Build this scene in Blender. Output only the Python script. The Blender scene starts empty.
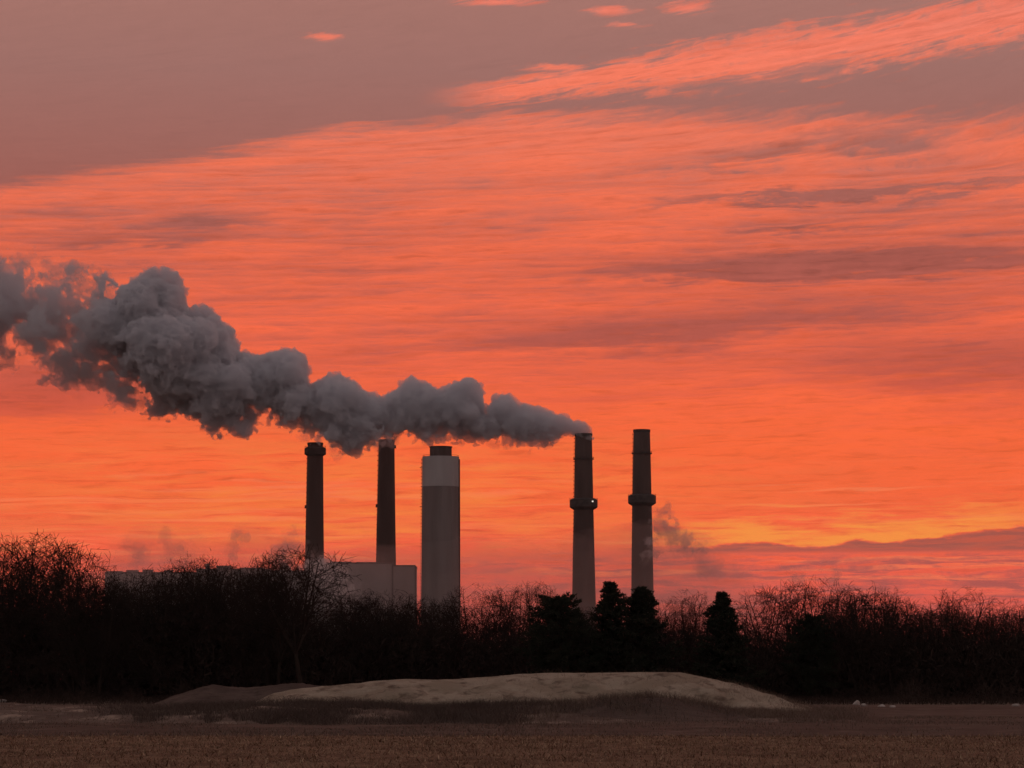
import bpy, math, random
import numpy as np

# ------------------------------------------------------------------ camera
scene = bpy.context.scene
W, H = 1024, 768
FPX = 2904.0                      # focal length in pixels (about 20 degrees across)
HORIZON = 680.0                   # row of the true horizon in the photograph
EYE = 2.0
PITCH = math.atan((HORIZON - H / 2) / FPX)
cam_data = bpy.data.cameras.new('camera')
cam_data.sensor_width = 36.0
cam_data.lens = 36.0 * FPX / W
cam_data.clip_start = 0.5
cam_data.clip_end = 40000.0
cam = bpy.data.objects.new('camera', cam_data)
cam.location = (0.0, 0.0, EYE)
cam.rotation_euler = (math.pi / 2 + PITCH, 0.0, 0.0)
scene.collection.objects.link(cam)
scene.camera = cam

scene.view_settings.view_transform = 'Standard'
scene.view_settings.look = 'None'
scene.view_settings.exposure = 0.0
scene.view_settings.gamma = 1.0
scene.view_settings.use_curve_mapping = False
scene.cycles.use_denoising = True
scene.cycles.use_adaptive_sampling = True
scene.cycles.adaptive_threshold = 0.01
scene.cycles.adaptive_min_samples = 12
scene.cycles.max_bounces = 10
scene.cycles.diffuse_bounces = 3
scene.cycles.volume_bounces = 7
scene.cycles.transparent_max_bounces = 16


def P(x, y, D):
    """World point seen at picture position (x, y), at the distance Y = D."""
    cp, sp = math.cos(PITCH), math.sin(PITCH)
    a, b = (x - W / 2) / FPX, (H / 2 - y) / FPX
    dy, dz = cp - b * sp, sp + b * cp
    t = D / dy
    return (a * t, D, EYE + dz * t)


def G(x, y):
    """Point of the flat ground seen at (x, y)."""
    cp, sp = math.cos(PITCH), math.sin(PITCH)
    a, b = (x - W / 2) / FPX, (H / 2 - y) / FPX
    dy, dz = cp - b * sp, sp + b * cp
    t = -EYE / dz
    return (a * t, dy * t)


def lin(r, g, b):
    f = lambda c: (c / 12.92 if c <= 0.04045 else ((c + 0.055) / 1.055) ** 2.4)
    return (f(r / 255), f(g / 255), f(b / 255), 1.0)


# ------------------------------------------------------------------ node expressions
class X:
    """A float socket with arithmetic that builds Math nodes."""
    def __init__(self, nt, s): self.nt, self.s = nt, s
    def _m(self, op, *args):
        n = self.nt.nodes.new('ShaderNodeMath'); n.operation = op
        for i, a in enumerate((self,) + args):
            if isinstance(a, X): self.nt.links.new(a.s, n.inputs[i])
            else: n.inputs[i].default_value = float(a)
        return X(self.nt, n.outputs[0])
    def __add__(self, o): return self._m('ADD', o)
    __radd__ = __add__
    def __sub__(self, o): return self._m('SUBTRACT', o)
    def __rsub__(self, o): return (self * -1.0) + o
    def __mul__(self, o): return self._m('MULTIPLY', o)
    __rmul__ = __mul__
    def __truediv__(self, o): return self._m('DIVIDE', o)
    def pow(self, o): return self._m('POWER', o)
    def max(self, o): return self._m('MAXIMUM', o)
    def min(self, o): return self._m('MINIMUM', o)
    def abs(self): return self._m('ABSOLUTE')
    def exp(self): return self._m('EXPONENT')
    def sin(self): return self._m('SINE')
    def clamp(self): return self.max(0.0).min(1.0)
    def step(self, a, b, lo=0.0, hi=1.0):
        n = self.nt.nodes.new('ShaderNodeMapRange'); n.interpolation_type = 'SMOOTHSTEP'
        self.nt.links.new(self.s, n.inputs[0])
        if a < b: vals = (a, b, lo, hi)
        else: vals = (b, a, hi, lo)
        for i, v in enumerate(vals): n.inputs[1 + i].default_value = v
        return X(self.nt, n.outputs[0])
    def gauss(self, c, w):
        d = (self - c) / w
        return (d * d * -1.0).exp()


def vec(nt, x, y, z):
    n = nt.nodes.new('ShaderNodeCombineXYZ')
    for i, a in enumerate((x, y, z)):
        if isinstance(a, X): nt.links.new(a.s, n.inputs[i])
        else: n.inputs[i].default_value = float(a)
    return n.outputs[0]


def noise(nt, v, scale=1.0, detail=4.0, rough=0.55, dist=0.0, kind='FBM'):
    n = nt.nodes.new('ShaderNodeTexNoise')
    n.inputs['Scale'].default_value = scale
    n.inputs['Detail'].default_value = detail
    n.inputs['Roughness'].default_value = rough
    n.inputs['Distortion'].default_value = dist
    if v is not None: nt.links.new(v, n.inputs['Vector'])
    return X(nt, n.outputs['Fac'])


def ramp(nt, fac, stops, lo, hi):
    n = nt.nodes.new('ShaderNodeValToRGB')
    f = (fac - lo) / (hi - lo)
    nt.links.new(f.s, n.inputs[0])
    el = n.color_ramp.elements
    while len(el) < len(stops): el.new(0.5)
    for e, (p, c) in zip(el, stops):
        e.position = (p - lo) / (hi - lo); e.color = lin(*c)
    return n.outputs['Color']


def mixc(nt, f, a, b, mode='MIX'):
    n = nt.nodes.new('ShaderNodeMix'); n.data_type = 'RGBA'; n.blend_type = mode
    if isinstance(f, X): nt.links.new(f.s, n.inputs[0])
    else: n.inputs[0].default_value = f
    for s, c in ((n.inputs[6], a), (n.inputs[7], b)):
        if isinstance(c, tuple): s.default_value = c
        else: nt.links.new(c, s)
    return n.outputs[2]


# ------------------------------------------------------------------ world: dawn sky
world = bpy.data.worlds.new('World'); scene.world = world
world.use_nodes = True
nt = world.node_tree; nt.nodes.clear()
tc = nt.nodes.new('ShaderNodeTexCoord')
sp = nt.nodes.new('ShaderNodeSeparateXYZ'); nt.links.new(tc.outputs['Generated'], sp.inputs[0])
dx, dy, dz = (X(nt, sp.outputs[i]) for i in range(3))
DEG = 180 / math.pi
U = dx._m('ARCTAN2', dy) * DEG                 # azimuth east of the viewing direction, degrees
V = dz.max(-1.0).min(1.0)._m('ARCSINE') * DEG  # elevation, degrees


def ux(x): return math.atan((x - W / 2) / FPX) * DEG
def vy(y): return (PITCH + math.atan((H / 2 - y) / FPX)) * DEG

# the cloud streets fan out: the higher, the more they climb to the right
Vc = V.min(30.0)
Uc = U.max(-40.0).min(40.0)
tilt = Vc.step(9.3, 12.2, 0.0045, 0.0136)
Vf = Vc * (1.0 - Uc * tilt)


def fan(u, v):
    t = min(1.0, max(0.0, (v - 9.3) / 2.9)); t = t * t * (3 - 2 * t)
    return v * (1 - u * (0.0045 + 0.0091 * t))


uvw = vec(nt, Uc, Vf, 0.0)


def vmad(v, m, a):
    n = nt.nodes.new('ShaderNodeVectorMath'); n.operation = 'MULTIPLY_ADD'
    nt.links.new(v, n.inputs[0]); n.inputs[1].default_value = m; n.inputs[2].default_value = a
    return n.outputs[0]


def vlen(v):
    n = nt.nodes.new('ShaderNodeVectorMath'); n.operation = 'LENGTH'
    nt.links.new(v, n.inputs[0]); return X(nt, n.outputs['Value'])


def madd(a, b, c): return a._m('MULTIPLY_ADD', b, c)

s_low = noise(nt, vmad(uvw, (0.22, 2.3, 0), (0, 0, 7.7)), 1.0, 4.0, 0.60) - 0.5
warp = madd(s_low, 0.45, Vf)
uvx = vec(nt, Uc, warp, 0.0)
s_mid = noise(nt, vmad(uvx, (0.42, 5.2, 0), (0, 0, 1.3)), 1.0, 5.0, 0.62) - 0.5
s_fin = noise(nt, vmad(uvx, (0.8, 12.5, 0), (0, 0, 5.9)), 1.0, 4.0, 0.66) - 0.5
puff = noise(nt, vmad(uvx, (2.4, 6.4, 0), (0, 0, 9.4)), 1.0, 5.0, 0.62) - 0.5

bright = ramp(nt, V, [(0.0, (188, 88, 82)), (1.6, (238, 96, 82)), (2.6, (252, 98, 66)), (3.6, (255, 102, 54)),
                      (4.8, (255, 103, 54)), (6.4, (248, 103, 67)), (8.4, (242, 106, 71)), (10.4, (242, 115, 82)),
                      (12.0, (250, 124, 94)), (13.4, (240, 122, 98)), (24.0, (172, 114, 104)), (60.0, (122, 103, 104)),
                      (90.0, (112, 102, 106))], 0.0, 90.0)
shade = ramp(nt, V, [(0.0, (140, 74, 74)), (1.6, (176, 84, 80)), (2.6, (190, 80, 72)), (3.6, (216, 78, 56)),
                     (5.0, (212, 82, 58)), (6.6, (172, 80, 69)), (8.4, (158, 82, 73)), (10.4, (158, 99, 90)),
                     (12.0, (158, 109, 101)), (13.4, (165, 114, 104)), (24.0, (138, 102, 98)), (60.0, (112, 98, 101)),
                     (90.0, (106, 98, 103))], 0.0, 90.0)

# cover: 0 = lit from below, 1 = unlit grey-mauve cloud
cover = madd(s_low, 1.25, 0.30) + madd(s_mid, 1.6, madd(s_fin, 1.25, puff * 0.5))
cover = cover * V.step(3.6, 6.5, 0.62, 1.0)

# long streaks of unlit cloud: (x0, x1, y at the middle, half height, strength)
wv = vec(nt, madd(s_low, 3.0, Uc), warp + madd(s_mid, 0.7, puff * 0.25), 0.0)
for (x0, x1, yy, hh, st) in ((565, 1060, 266, 14, 0.95), (640, 1100, 143, 9, 0.95), (600, 880, 202, 6, 0.65),
                             (770, 1080, 192, 6, 0.6), (740, 880, 227, 5, 0.5), (780, 1150, 372, 30, 0.60),
                             (450, 770, 338, 18, 0.55), (140, 270, 222, 9, 0.5), (-90, 150, 396, 30, 0.85),
                             (60, 260, 240, 9, 0.4), (560, 1060, 312, 22, 0.35)):
    uc, hw = ux((x0 + x1) / 2), (x1 - x0) / 2 * 0.0197
    vc = fan(uc, vy(yy))
    iu, iv = 1.0 / hw, 1.0 / (hh * 0.0197)
    cover = madd(vlen(vmad(wv, (iu, iv, 0), (-uc * iu, -vc * iv, 0))).step(1.45, 0.0, 0.0, 1.0), st * 1.35, cover)

# the large unlit sheet across the top
edge = madd(s_low, 0.7, Vf - 10.98) + (Uc * -1.0 - 3.5).max(0.0) * 0.18 + madd(Uc.max(0.0), 0.135, madd(s_mid, 0.7, madd(s_fin, 0.6, puff * 0.25)))
top = edge.step(-0.16, 0.36)
# bright gap in it climbing to the upper right
rag = madd(puff, 1.7, s_fin * 2.6)
gapc = (Vf - 11.60 + Uc * 0.045 + s_low * 0.45) / Uc.step(-2.5, 6.0, 0.17, 0.40)
gap = (gapc.abs() + rag).step(1.4, 0.25) * Uc.step(-2.0, 0.3)
uvv = vec(nt, Uc, madd(puff, 0.1, V), 0.0)
for (x, y, rx, ry) in ((321, 38, 20, 5), (612, 11, 30, 5), (690, 8, 26, 9), (628, 25, 20, 4),
                       (495, 2, 44, 5), (560, 68, 40, 5), (1004, 47, 44, 7)):
    iu, iv = 1 / (rx * 0.0197), 1 / (ry * 0.0197)
    gap = gap.max((vlen(vmad(uvv, (iu, iv, 0), (-ux(x) * iu, -vy(y) * iv, 0))) + rag).step(1.2, 0.1, 0.0, 0.85))
d = vlen(vmad(wv, (0.42, 9.0, 0), (-ux(780) * 0.42, -11.02 * 9.0, 0)))
gap = gap * d.step(0.4, 1.2, 0.3, 1.0)
top = top * (1.0 - gap * 0.97)
cover = cover * V.step(9.0, 11.5, 1.0, 0.35)
cover = cover.max(0.0).min(0.95).max(top)

col = mixc(nt, cover, bright, shade)
# fine mottling of the lit cloud undersides
wave = madd(s_mid, 13.0, madd(Uc, 1.1, Vf * 40.0)).sin() * madd(s_low, 3.0, 0.35).max(0.0).min(1.0) * V.step(5.5, 8.0) * 0.085
mot = wave * madd(top, -0.9, 1.0) + madd(madd(s_fin.abs(), -0.7, madd(s_fin, 0.60, madd(s_mid, 0.35, madd(puff, 0.30, 0.05)))), madd(top, -0.78, 1.0), 1.0)
gm = nt.nodes.new('ShaderNodeVectorMath'); gm.operation = 'SCALE'
nt.links.new(col, gm.inputs[0]); nt.links.new(mot.s, gm.inputs['Scale'])
col = gm.outputs[0]

# long thin ribs of lit cloud low down
ribn = noise(nt, vmad(uvx, (0.16, 11.0, 0), (0, 0, 3.3)), 1.0, 3.0, 0.55)
ribs = ribn.step(0.52, 0.68) * V.step(4.6, 3.6) * V.step(1.2, 2.2)
col = mixc(nt, ribs * 0.5, col, lin(255, 134, 88))
# yellower light low above the plant and above the cloud bank to the right
yel = V.step(5.6, 3.9) * V.step(2.1, 3.0) * (madd(s_low, 1.4, 0.22) + madd(s_mid, 2.0, s_fin * 1.1)).max(0.0)
yel = yel * ((Uc + 3.0).abs().step(12.0, 0.0, 0.1, 1.0))
col = mixc(nt, yel.min(0.85), col, lin(255, 138, 60))
bank_top = madd((Uc - ux(870)).max(0.0), 0.13, vy(547)) + madd(puff, 0.26, s_mid * 0.12) \
    + (Uc - ux(858)).abs().step(0.7, 0.0, 0.0, 0.13) + (Uc - ux(750)).abs().step(0.9, 0.0, 0.0, 0.09)
h = V - bank_top
glow = h.step(-0.01, 0.04) * madd(s_low, -0.5, madd(s_mid, -0.9, madd(s_fin, -0.9, h))).step(0.62, 0.10) \
    * madd(s_mid, 3.0, Uc).step(ux(620), ux(760)) * (Uc + s_low * 3.0).step(ux(1090), ux(950))
col = mixc(nt, glow * 0.92, col, lin(252, 150, 66))
bank = h.step(0.01, -0.05) * madd(s_fin, -0.1, V - vy(553)).step(-0.04, 0.05) * madd(s_low, 2.0, Uc).step(ux(600), ux(690))
col = mixc(nt, bank * madd(s_fin, 1.6, 0.80).min(0.95).max(0.2), col, lin(158, 82, 74))
# duller pink layer below the bank, ribbed
rib = (madd(s_mid, 2.6, 0.42) + madd(s_fin, 4.2, puff * 2.2)).max(0.0).min(1.0)
col = mixc(nt, V.step(vy(545), vy(565)) * rib * Uc.step(ux(380), ux(700), 0.4, 0.95), col, lin(172, 84, 80))
detail = nt.nodes.new('ShaderNodeBackground'); nt.links.new(col, detail.inputs['Color'])

# the same sheet of cloud goes on overhead and round behind, greyer and dimmer away from the dawn
east = ramp(nt, V, [(0.0, (188, 88, 82)), (3.0, (232, 92, 66)), (8.0, (216, 98, 76)), (12.0, (172, 106, 94)),
                    (24.0, (146, 105, 100)), (60.0, (132, 117, 116)), (90.0, (130, 119, 119))], 0.0, 90.0)
west = ramp(nt, V, [(0.0, (126, 111, 109)), (20.0, (131, 119, 118)), (90.0, (130, 119, 119))], 0.0, 90.0)
away = (0.5 - (dy * 0.985 + dx * 0.174) * 0.5).step(0.04, 0.72)
rest = nt.nodes.new('ShaderNodeBackground')
nt.links.new(mixc(nt, away, east, west), rest.inputs['Color'])
near = dy.step(0.80, 0.90) * dz.step(0.42, 0.28)
mx = nt.nodes.new('ShaderNodeMixShader')
nt.links.new(near.s, mx.inputs[0]); nt.links.new(rest.outputs[0], mx.inputs[1]); nt.links.new(detail.outputs[0], mx.inputs[2])

sky = nt.nodes.new('ShaderNodeTexSky'); sky.sky_type = 'NISHITA'; sky.sun_disc = False
sky.sun_elevation = math.radians(-2.0); sky.sun_rotation = math.radians(10.0)
skyb = nt.nodes.new('ShaderNodeBackground'); skyb.inputs['Strength'].default_value = 0.02
nt.links.new(sky.outputs[0], skyb.inputs['Color'])
add = nt.nodes.new('ShaderNodeAddShader')
nt.links.new(mx.outputs[0], add.inputs[0]); nt.links.new(skyb.outputs[0], add.inputs[1])
out = nt.nodes.new('ShaderNodeOutputWorld'); nt.links.new(add.outputs[0], out.inputs['Surface'])
print('WORLD NODES', len(nt.nodes))

# ------------------------------------------------------------------ helpers
random.seed(11)
rng = np.random.default_rng(11)
COL = scene.collection


def link(o, parent=None):
    COL.objects.link(o)
    if parent is not None: o.parent = parent
    return o


def mesh_np(name, verts, faces, mats=None, smooth=False):
    """faces: (n, k) integer array with k = 3 or 4"""
    me = bpy.data.meshes.new(name)
    verts = np.asarray(verts, dtype=np.float32).reshape(-1, 3)
    faces = np.asarray(faces, dtype=np.int32)
    n, k = faces.shape
    me.vertices.add(len(verts)); me.vertices.foreach_set('co', verts.ravel())
    me.loops.add(n * k); me.loops.foreach_set('vertex_index', faces.ravel())
    me.polygons.add(n)
    me.polygons.foreach_set('loop_start', np.arange(0, n * k, k, dtype=np.int32))
    if smooth: me.polygons.foreach_set('use_smooth', np.ones(n, dtype=bool))
    if mats is not None: me.materials.append(mats)
    me.update(calc_edges=True)
    return me


def obj(name, me, parent=None, loc=None):
    o = bpy.data.objects.new(name, me)
    link(o, parent)
    if loc is not None: o.location = loc
    return o


def empty(name, loc=(0, 0, 0), rz=0.0):
    o = bpy.data.objects.new(name, None); o.empty_display_size = 1.0
    o.location = loc; o.rotation_euler = (0, 0, rz)
    return link(o)


def tag(o, label=None, cat=None, group=None, kind=None):
    if label: o['label'] = label
    if cat: o['category'] = cat
    if group: o['group'] = group
    if kind: o['kind'] = kind
    return o


class MB:
    """Collects polygons into one mesh."""
    def __init__(self): self.v, self.f = [], []
    def box(self, x0, x1, y0, y1, z0, z1):
        b = len(self.v)
        self.v += [(x0, y0, z0), (x1, y0, z0), (x1, y1, z0), (x0, y1, z0), (x0, y0, z1), (x1, y0, z1), (x1, y1, z1), (x0, y1, z1)]
        self.f += [(b, b + 3, b + 2, b + 1), (b + 4, b + 5, b + 6, b + 7), (b, b + 1, b + 5, b + 4),
                   (b + 1, b + 2, b + 6, b + 5), (b + 2, b + 3, b + 7, b + 6), (b + 3, b, b + 4, b + 7)]
        return self
    def lathe(self, prof, seg=48, cap=True, cx=0.0, cy=0.0):
        b = len(self.v)
        for (r, z) in prof:
            for i in range(seg):
                a = 2 * math.pi * i / seg
                self.v.append((cx + r * math.cos(a), cy + r * math.sin(a), z))
        for j in range(len(prof) - 1):
            for i in range(seg):
                i2 = (i + 1) % seg
                self.f.append((b + j * seg + i, b + j * seg + i2, b + (j + 1) * seg + i2, b + (j + 1) * seg + i))
        if cap:
            self.f.append(tuple(b + i for i in range(seg))[::-1])
            self.f.append(tuple(b + (len(prof) - 1) * seg + i for i in range(seg)))
        return self
    def tube(self, p, q, r0, r1, sides=6):
        b = len(self.v)
        p, q = np.array(p, float), np.array(q, float)
        d = q - p; d /= max(np.linalg.norm(d), 1e-9)
        a = np.cross(d, (0, 0, 1) if abs(d[2]) < 0.9 else (1, 0, 0)); a /= np.linalg.norm(a)
        c = np.cross(d, a)
        for (o, r) in ((p, r0), (q, r1)):
            for i in range(sides):
                t = 2 * math.pi * i / sides
                self.v.append(tuple(o + r * (math.cos(t) * a + math.sin(t) * c)))
        for i in range(sides):
            i2 = (i + 1) % sides
            self.f.append((b + i, b + i2, b + sides + i2, b + sides + i))
        self.f.append(tuple(b + i for i in range(sides))[::-1])
        self.f.append(tuple(b + sides + i for i in range(sides)))
        return self
    def build(self, name, mat, parent=None, smooth_angle=None):
        me = bpy.data.meshes.new(name)
        me.from_pydata(self.v, [], self.f)
        me.materials.append(mat)
        if smooth_angle is not None:
            me.polygons.foreach_set('use_smooth', np.ones(len(me.polygons), dtype=bool))
            me.set_sharp_from_angle(angle=math.radians(smooth_angle))
        me.update()
        return obj(name, me, parent)


# value noise on arrays (for shapes only)
_TAB = np.random.default_rng(77).uniform(-1, 1, 64 ** 3).astype(np.float32)


def vnoise(x, y, z, seed=0):
    out = []
    for c, o in ((x, seed * 7.31), (y, seed * 3.17), (z, seed * 5.93)):
        c = np.asarray(c, np.float32) + np.float32(o % 61.0)
        i = np.floor(c); fr = c - i; i = i.astype(np.int32)
        out.append((i & 63, (i + 1) & 63, fr * fr * (3 - 2 * fr)))
    (x0, x1, fx), (y0, y1, fy), (z0, z1, fz) = out
    x0, x1, y0, y1 = x0 << 12, x1 << 12, y0 << 6, y1 << 6
    T = _TAB
    a = T[x0 + y0 + z0]; a = a + fz * (T[x0 + y0 + z1] - a)
    b = T[x0 + y1 + z0]; b = b + fz * (T[x0 + y1 + z1] - b)
    c = T[x1 + y0 + z0]; c = c + fz * (T[x1 + y0 + z1] - c)
    d = T[x1 + y1 + z0]; d = d + fz * (T[x1 + y1 + z1] - d)
    a = a + fy * (b - a); c = c + fy * (d - c)
    return a + fx * (c - a)


def fbm(x, y, z, octaves=4, gain=0.5, seed=0):
    r, a = 0, 1.0
    for o in range(octaves):
        r = r + a * vnoise(x, y, z, seed + o * 17)
        x, y, z, a = x * 2.03 + 3.1, y * 2.03 + 1.7, z * 2.03 + 5.3, a * gain
    return r


def fbm2(x, y, octaves=4, gain=0.5, seed=0):
    return fbm(x, y, np.zeros_like(x) + 0.37, octaves, gain, seed)


# ------------------------------------------------------------------ materials
def new_mat(name):
    m = bpy.data.materials.new(name); m.use_nodes = True
    t = m.node_tree; t.nodes.clear()
    o = t.nodes.new('ShaderNodeOutputMaterial')
    return m, t, o


def surf(name, base, var=None, scale=1.0, rough=0.9, detail=5.0, stretch=(1, 1, 1), lo=0.35, hi=0.65, bump=0.0, bscale=None, spec=0.2):
    """Diffuse material: base colour broken up towards var by object-space noise."""
    m, t, o = new_mat(name)
    b = t.nodes.new('ShaderNodeBsdfPrincipled')
    b.inputs['Roughness'].default_value = rough
    b.inputs['Specular IOR Level'].default_value = spec
    tcn = t.nodes.new('ShaderNodeTexCoord')
    mp = t.nodes.new('ShaderNodeMapping'); mp.inputs['Scale'].default_value = stretch
    t.links.new(tcn.outputs['Object'], mp.inputs[0])
    if var is not None:
        n = noise(t, mp.outputs[0], scale, detail, 0.6)
        t.links.new(mixc(t, n.step(lo, hi), base + (1.0,), var + (1.0,)), b.inputs['Base Color'])
    else:
        b.inputs['Base Color'].default_value = base + (1.0,)
    if bump > 0:
        nb = noise(t, mp.outputs[0], bscale or scale * 4, 5.0, 0.6)
        bn = t.nodes.new('ShaderNodeBump'); bn.inputs['Strength'].default_value = 1.0; bn.inputs['Distance'].default_value = bump
        t.links.new(nb.s, bn.inputs['Height']); t.links.new(bn.outputs[0], b.inputs['Normal'])
    t.links.new(b.outputs[0], o.inputs['Surface'])
    return m


def vol(name, colour, density, aniso=0.0):
    m, t, o = new_mat(name)
    v = t.nodes.new('ShaderNodeVolumePrincipled')
    v.inputs['Color'].default_value = colour + (1.0,)
    v.inputs['Density'].default_value = density
    v.inputs['Anisotropy'].default_value = aniso
    v.inputs['Density Attribute'].default_value = ''
    v.inputs['Color Attribute'].default_value = ''
    v.inputs['Temperature Attribute'].default_value = ''
    t.links.new(v.outputs[0], o.inputs['Volume'])
    return m


M = {}
M['concrete'] = surf('concrete', (0.15, 0.115, 0.105), (0.22, 0.175, 0.16), 0.08, stretch=(1, 1, 0.12), bump=0.05, bscale=0.6)
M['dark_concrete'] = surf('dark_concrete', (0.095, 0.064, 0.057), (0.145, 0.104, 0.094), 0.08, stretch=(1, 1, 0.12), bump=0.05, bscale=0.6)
M['soot'] = surf('soot', (0.05, 0.042, 0.04), (0.10, 0.085, 0.08), 0.15)
M['pale_concrete'] = surf('pale_concrete', (0.48, 0.445, 0.44), (0.56, 0.525, 0.52), 0.06, stretch=(1, 1, 0.2))
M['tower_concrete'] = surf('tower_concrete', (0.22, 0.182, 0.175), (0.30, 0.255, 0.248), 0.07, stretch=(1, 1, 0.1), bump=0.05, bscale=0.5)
M['steel'] = surf('dark_steel', (0.05, 0.045, 0.045), (0.09, 0.08, 0.075), 0.4, rough=0.6)
M['siding'] = surf('plant_siding', (0.36, 0.315, 0.305), (0.44, 0.39, 0.38), 0.05, stretch=(1, 1, 0.3))
M['siding_dark'] = surf('plant_roofing', (0.12, 0.10, 0.10), (0.17, 0.145, 0.14), 0.08)
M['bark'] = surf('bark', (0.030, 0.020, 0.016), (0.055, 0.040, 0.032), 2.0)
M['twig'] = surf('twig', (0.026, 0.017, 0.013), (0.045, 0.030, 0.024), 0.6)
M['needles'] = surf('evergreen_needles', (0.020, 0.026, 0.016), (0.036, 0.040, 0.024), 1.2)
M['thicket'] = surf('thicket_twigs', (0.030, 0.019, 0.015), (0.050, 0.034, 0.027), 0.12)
M['lamp'] = None
m, t, o = new_mat('beacon_light')
e = t.nodes.new('ShaderNodeEmission'); e.inputs['Color'].default_value = (1.0, 0.88, 0.75, 1); e.inputs['Strength'].default_value = 0.9
t.links.new(e.outputs[0], o.inputs['Surface']); M['lamp'] = m


def ground_mat(name, c0, c1, c2, s1, s2, stretch=(1, 1, 1), bump=0.03, bs=3.0, lo=0.40, hi=0.62):
    m, t, o = new_mat(name)
    b = t.nodes.new('ShaderNodeBsdfPrincipled'); b.inputs['Roughness'].default_value = 0.95
    b.inputs['Specular IOR Level'].default_value = 0.1
    tcn = t.nodes.new('ShaderNodeTexCoord')
    mp = t.nodes.new('ShaderNodeMapping'); mp.inputs['Scale'].default_value = stretch
    t.links.new(tcn.outputs['Object'], mp.inputs[0])
    n1 = noise(t, mp.outputs[0], s1, 6.0, 0.62)
    n2 = noise(t, mp.outputs[0], s2, 5.0, 0.65)
    c = mixc(t, n1.step(lo, hi), c0 + (1,), c1 + (1,))
    c = mixc(t, n2.step(0.48, 0.72), c, c2 + (1,))
    t.links.new(c, b.inputs['Base Color'])
    bn = t.nodes.new('ShaderNodeBump'); bn.inputs['Distance'].default_value = bump; bn.inputs['Strength'].default_value = 1.0
    nb = noise(t, tcn.outputs['Object'], bs, 6.0, 0.65)
    t.links.new(nb.s, bn.inputs['Height']); t.links.new(bn.outputs[0], b.inputs['Normal'])
    t.links.new(b.outputs[0], o.inputs['Surface'])
    return m

M['ground'] = ground_mat('winter_grass_ground', (0.10, 0.075, 0.058), (0.14, 0.105, 0.08), (0.17, 0.13, 0.10), 0.05, 0.8)
M['field'] = ground_mat('stubble_field_soil', (0.15, 0.09, 0.058), (0.23, 0.145, 0.092), (0.31, 0.21, 0.135), 0.5, 3.0, stretch=(0.6, 0.25, 1), bump=0.06)
M['fallow'] = ground_mat('fallow_soil', (0.10, 0.068, 0.054), (0.14, 0.098, 0.078), (0.19, 0.14, 0.11), 0.35, 1.5, stretch=(0.3, 0.12, 1), bump=0.06)
M['sand'] = ground_mat('pale_sand', (0.35, 0.29, 0.215), (0.46, 0.39, 0.30), (0.15, 0.112, 0.082), 0.7, 1.6, stretch=(0.45, 0.22, 1), bump=0.6, bs=0.8)
M['ridge'] = ground_mat('patchy_ridge', (0.12, 0.09, 0.074), (0.17, 0.13, 0.105), (0.42, 0.34, 0.27), 0.4, 1.0, stretch=(0.55, 0.16, 1), bump=0.08, bs=2.0)
M['heap'] = ground_mat('brown_heap', (0.085, 0.062, 0.052), (0.12, 0.09, 0.075), (0.07, 0.05, 0.042), 0.2, 0.9, bump=0.08, bs=1.5)
M['stubble'] = surf('dry_stubble', (0.16, 0.09, 0.058), (0.56, 0.40, 0.26), 3.5, lo=0.42, hi=0.68)
M['weeds'] = surf('dead_weeds', (0.085, 0.062, 0.052), (0.13, 0.10, 0.083), 0.35)
M['weeds_brown'] = surf('brown_dead_grass', (0.15, 0.105, 0.082), (0.21, 0.155, 0.12), 0.4)
M['rubble'] = surf('pale_rubble', (0.50, 0.46, 0.42), (0.36, 0.32, 0.29), 1.5, bump=0.03)

# ------------------------------------------------------------------ ground
S = 6000.0
gb = MB(); gb.v = [(-S, -1500, 0), (S, -1500, 0), (S, S, 0), (-S, S, 0)]; gb.f = [(0, 1, 2, 3)]
tag(gb.build('ground', M['ground']), kind='structure')


def sheet(name, mat, x0, x1, y0, y1, z, nx, ny, wob=0.0, amp=0.0, seed=0):
    """A slightly uneven sheet of land; its far edge wanders by wob metres."""
    u, v = np.meshgrid(np.linspace(0, 1, nx), np.linspace(0, 1, ny), indexing='ij')
    x = x0 + (x1 - x0) * u
    far = y1 + wob * fbm2(x / 9.0, x * 0, 4, 0.55, seed)
    y = y0 + (far - y0) * v
    zz = z + amp * (0.5 + 0.5 * fbm2(x / 1.7, y / 1.7, 3, 0.5, seed + 5))
    idx = np.arange(nx * ny).reshape(nx, ny)
    f = np.stack([idx[:-1, :-1], idx[1:, :-1], idx[1:, 1:], idx[:-1, 1:]], -1).reshape(-1, 4)
    me = mesh_np(name, np.stack([x, y, zz], -1), f, mat, True)
    return tag(obj(name, me), kind='structure')


# bare dark ground this side of the wood, then the stubble field nearest the camera
sheet('fallow_ground', M['fallow'], -70, 70, 85, 232, 0.006, 160, 220, 5.0, 0.05, 3)
sheet('field', M['field'], -60, 60, -60, 99, 0.075, 180, 240, 1.5, 0.05, 9)

# ------------------------------------------------------------------ the power plant
MPP = lambda D: D / (FPX * math.cos(PITCH))      # rough metres per pixel near the horizon


def wx(x, D): return P(x, 560, D)[0]
def wz(y, D): return P(512, y, D)[2]


def prof_at(pts, D, xc):
    """[(y px, half width px)] top to bottom -> [(radius, z)] bottom to top"""
    k = P(513, 500, D)[0] - P(512, 500, D)[0]
    return [(hw * k, wz(y, D)) for (y, hw) in reversed(pts)]


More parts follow.
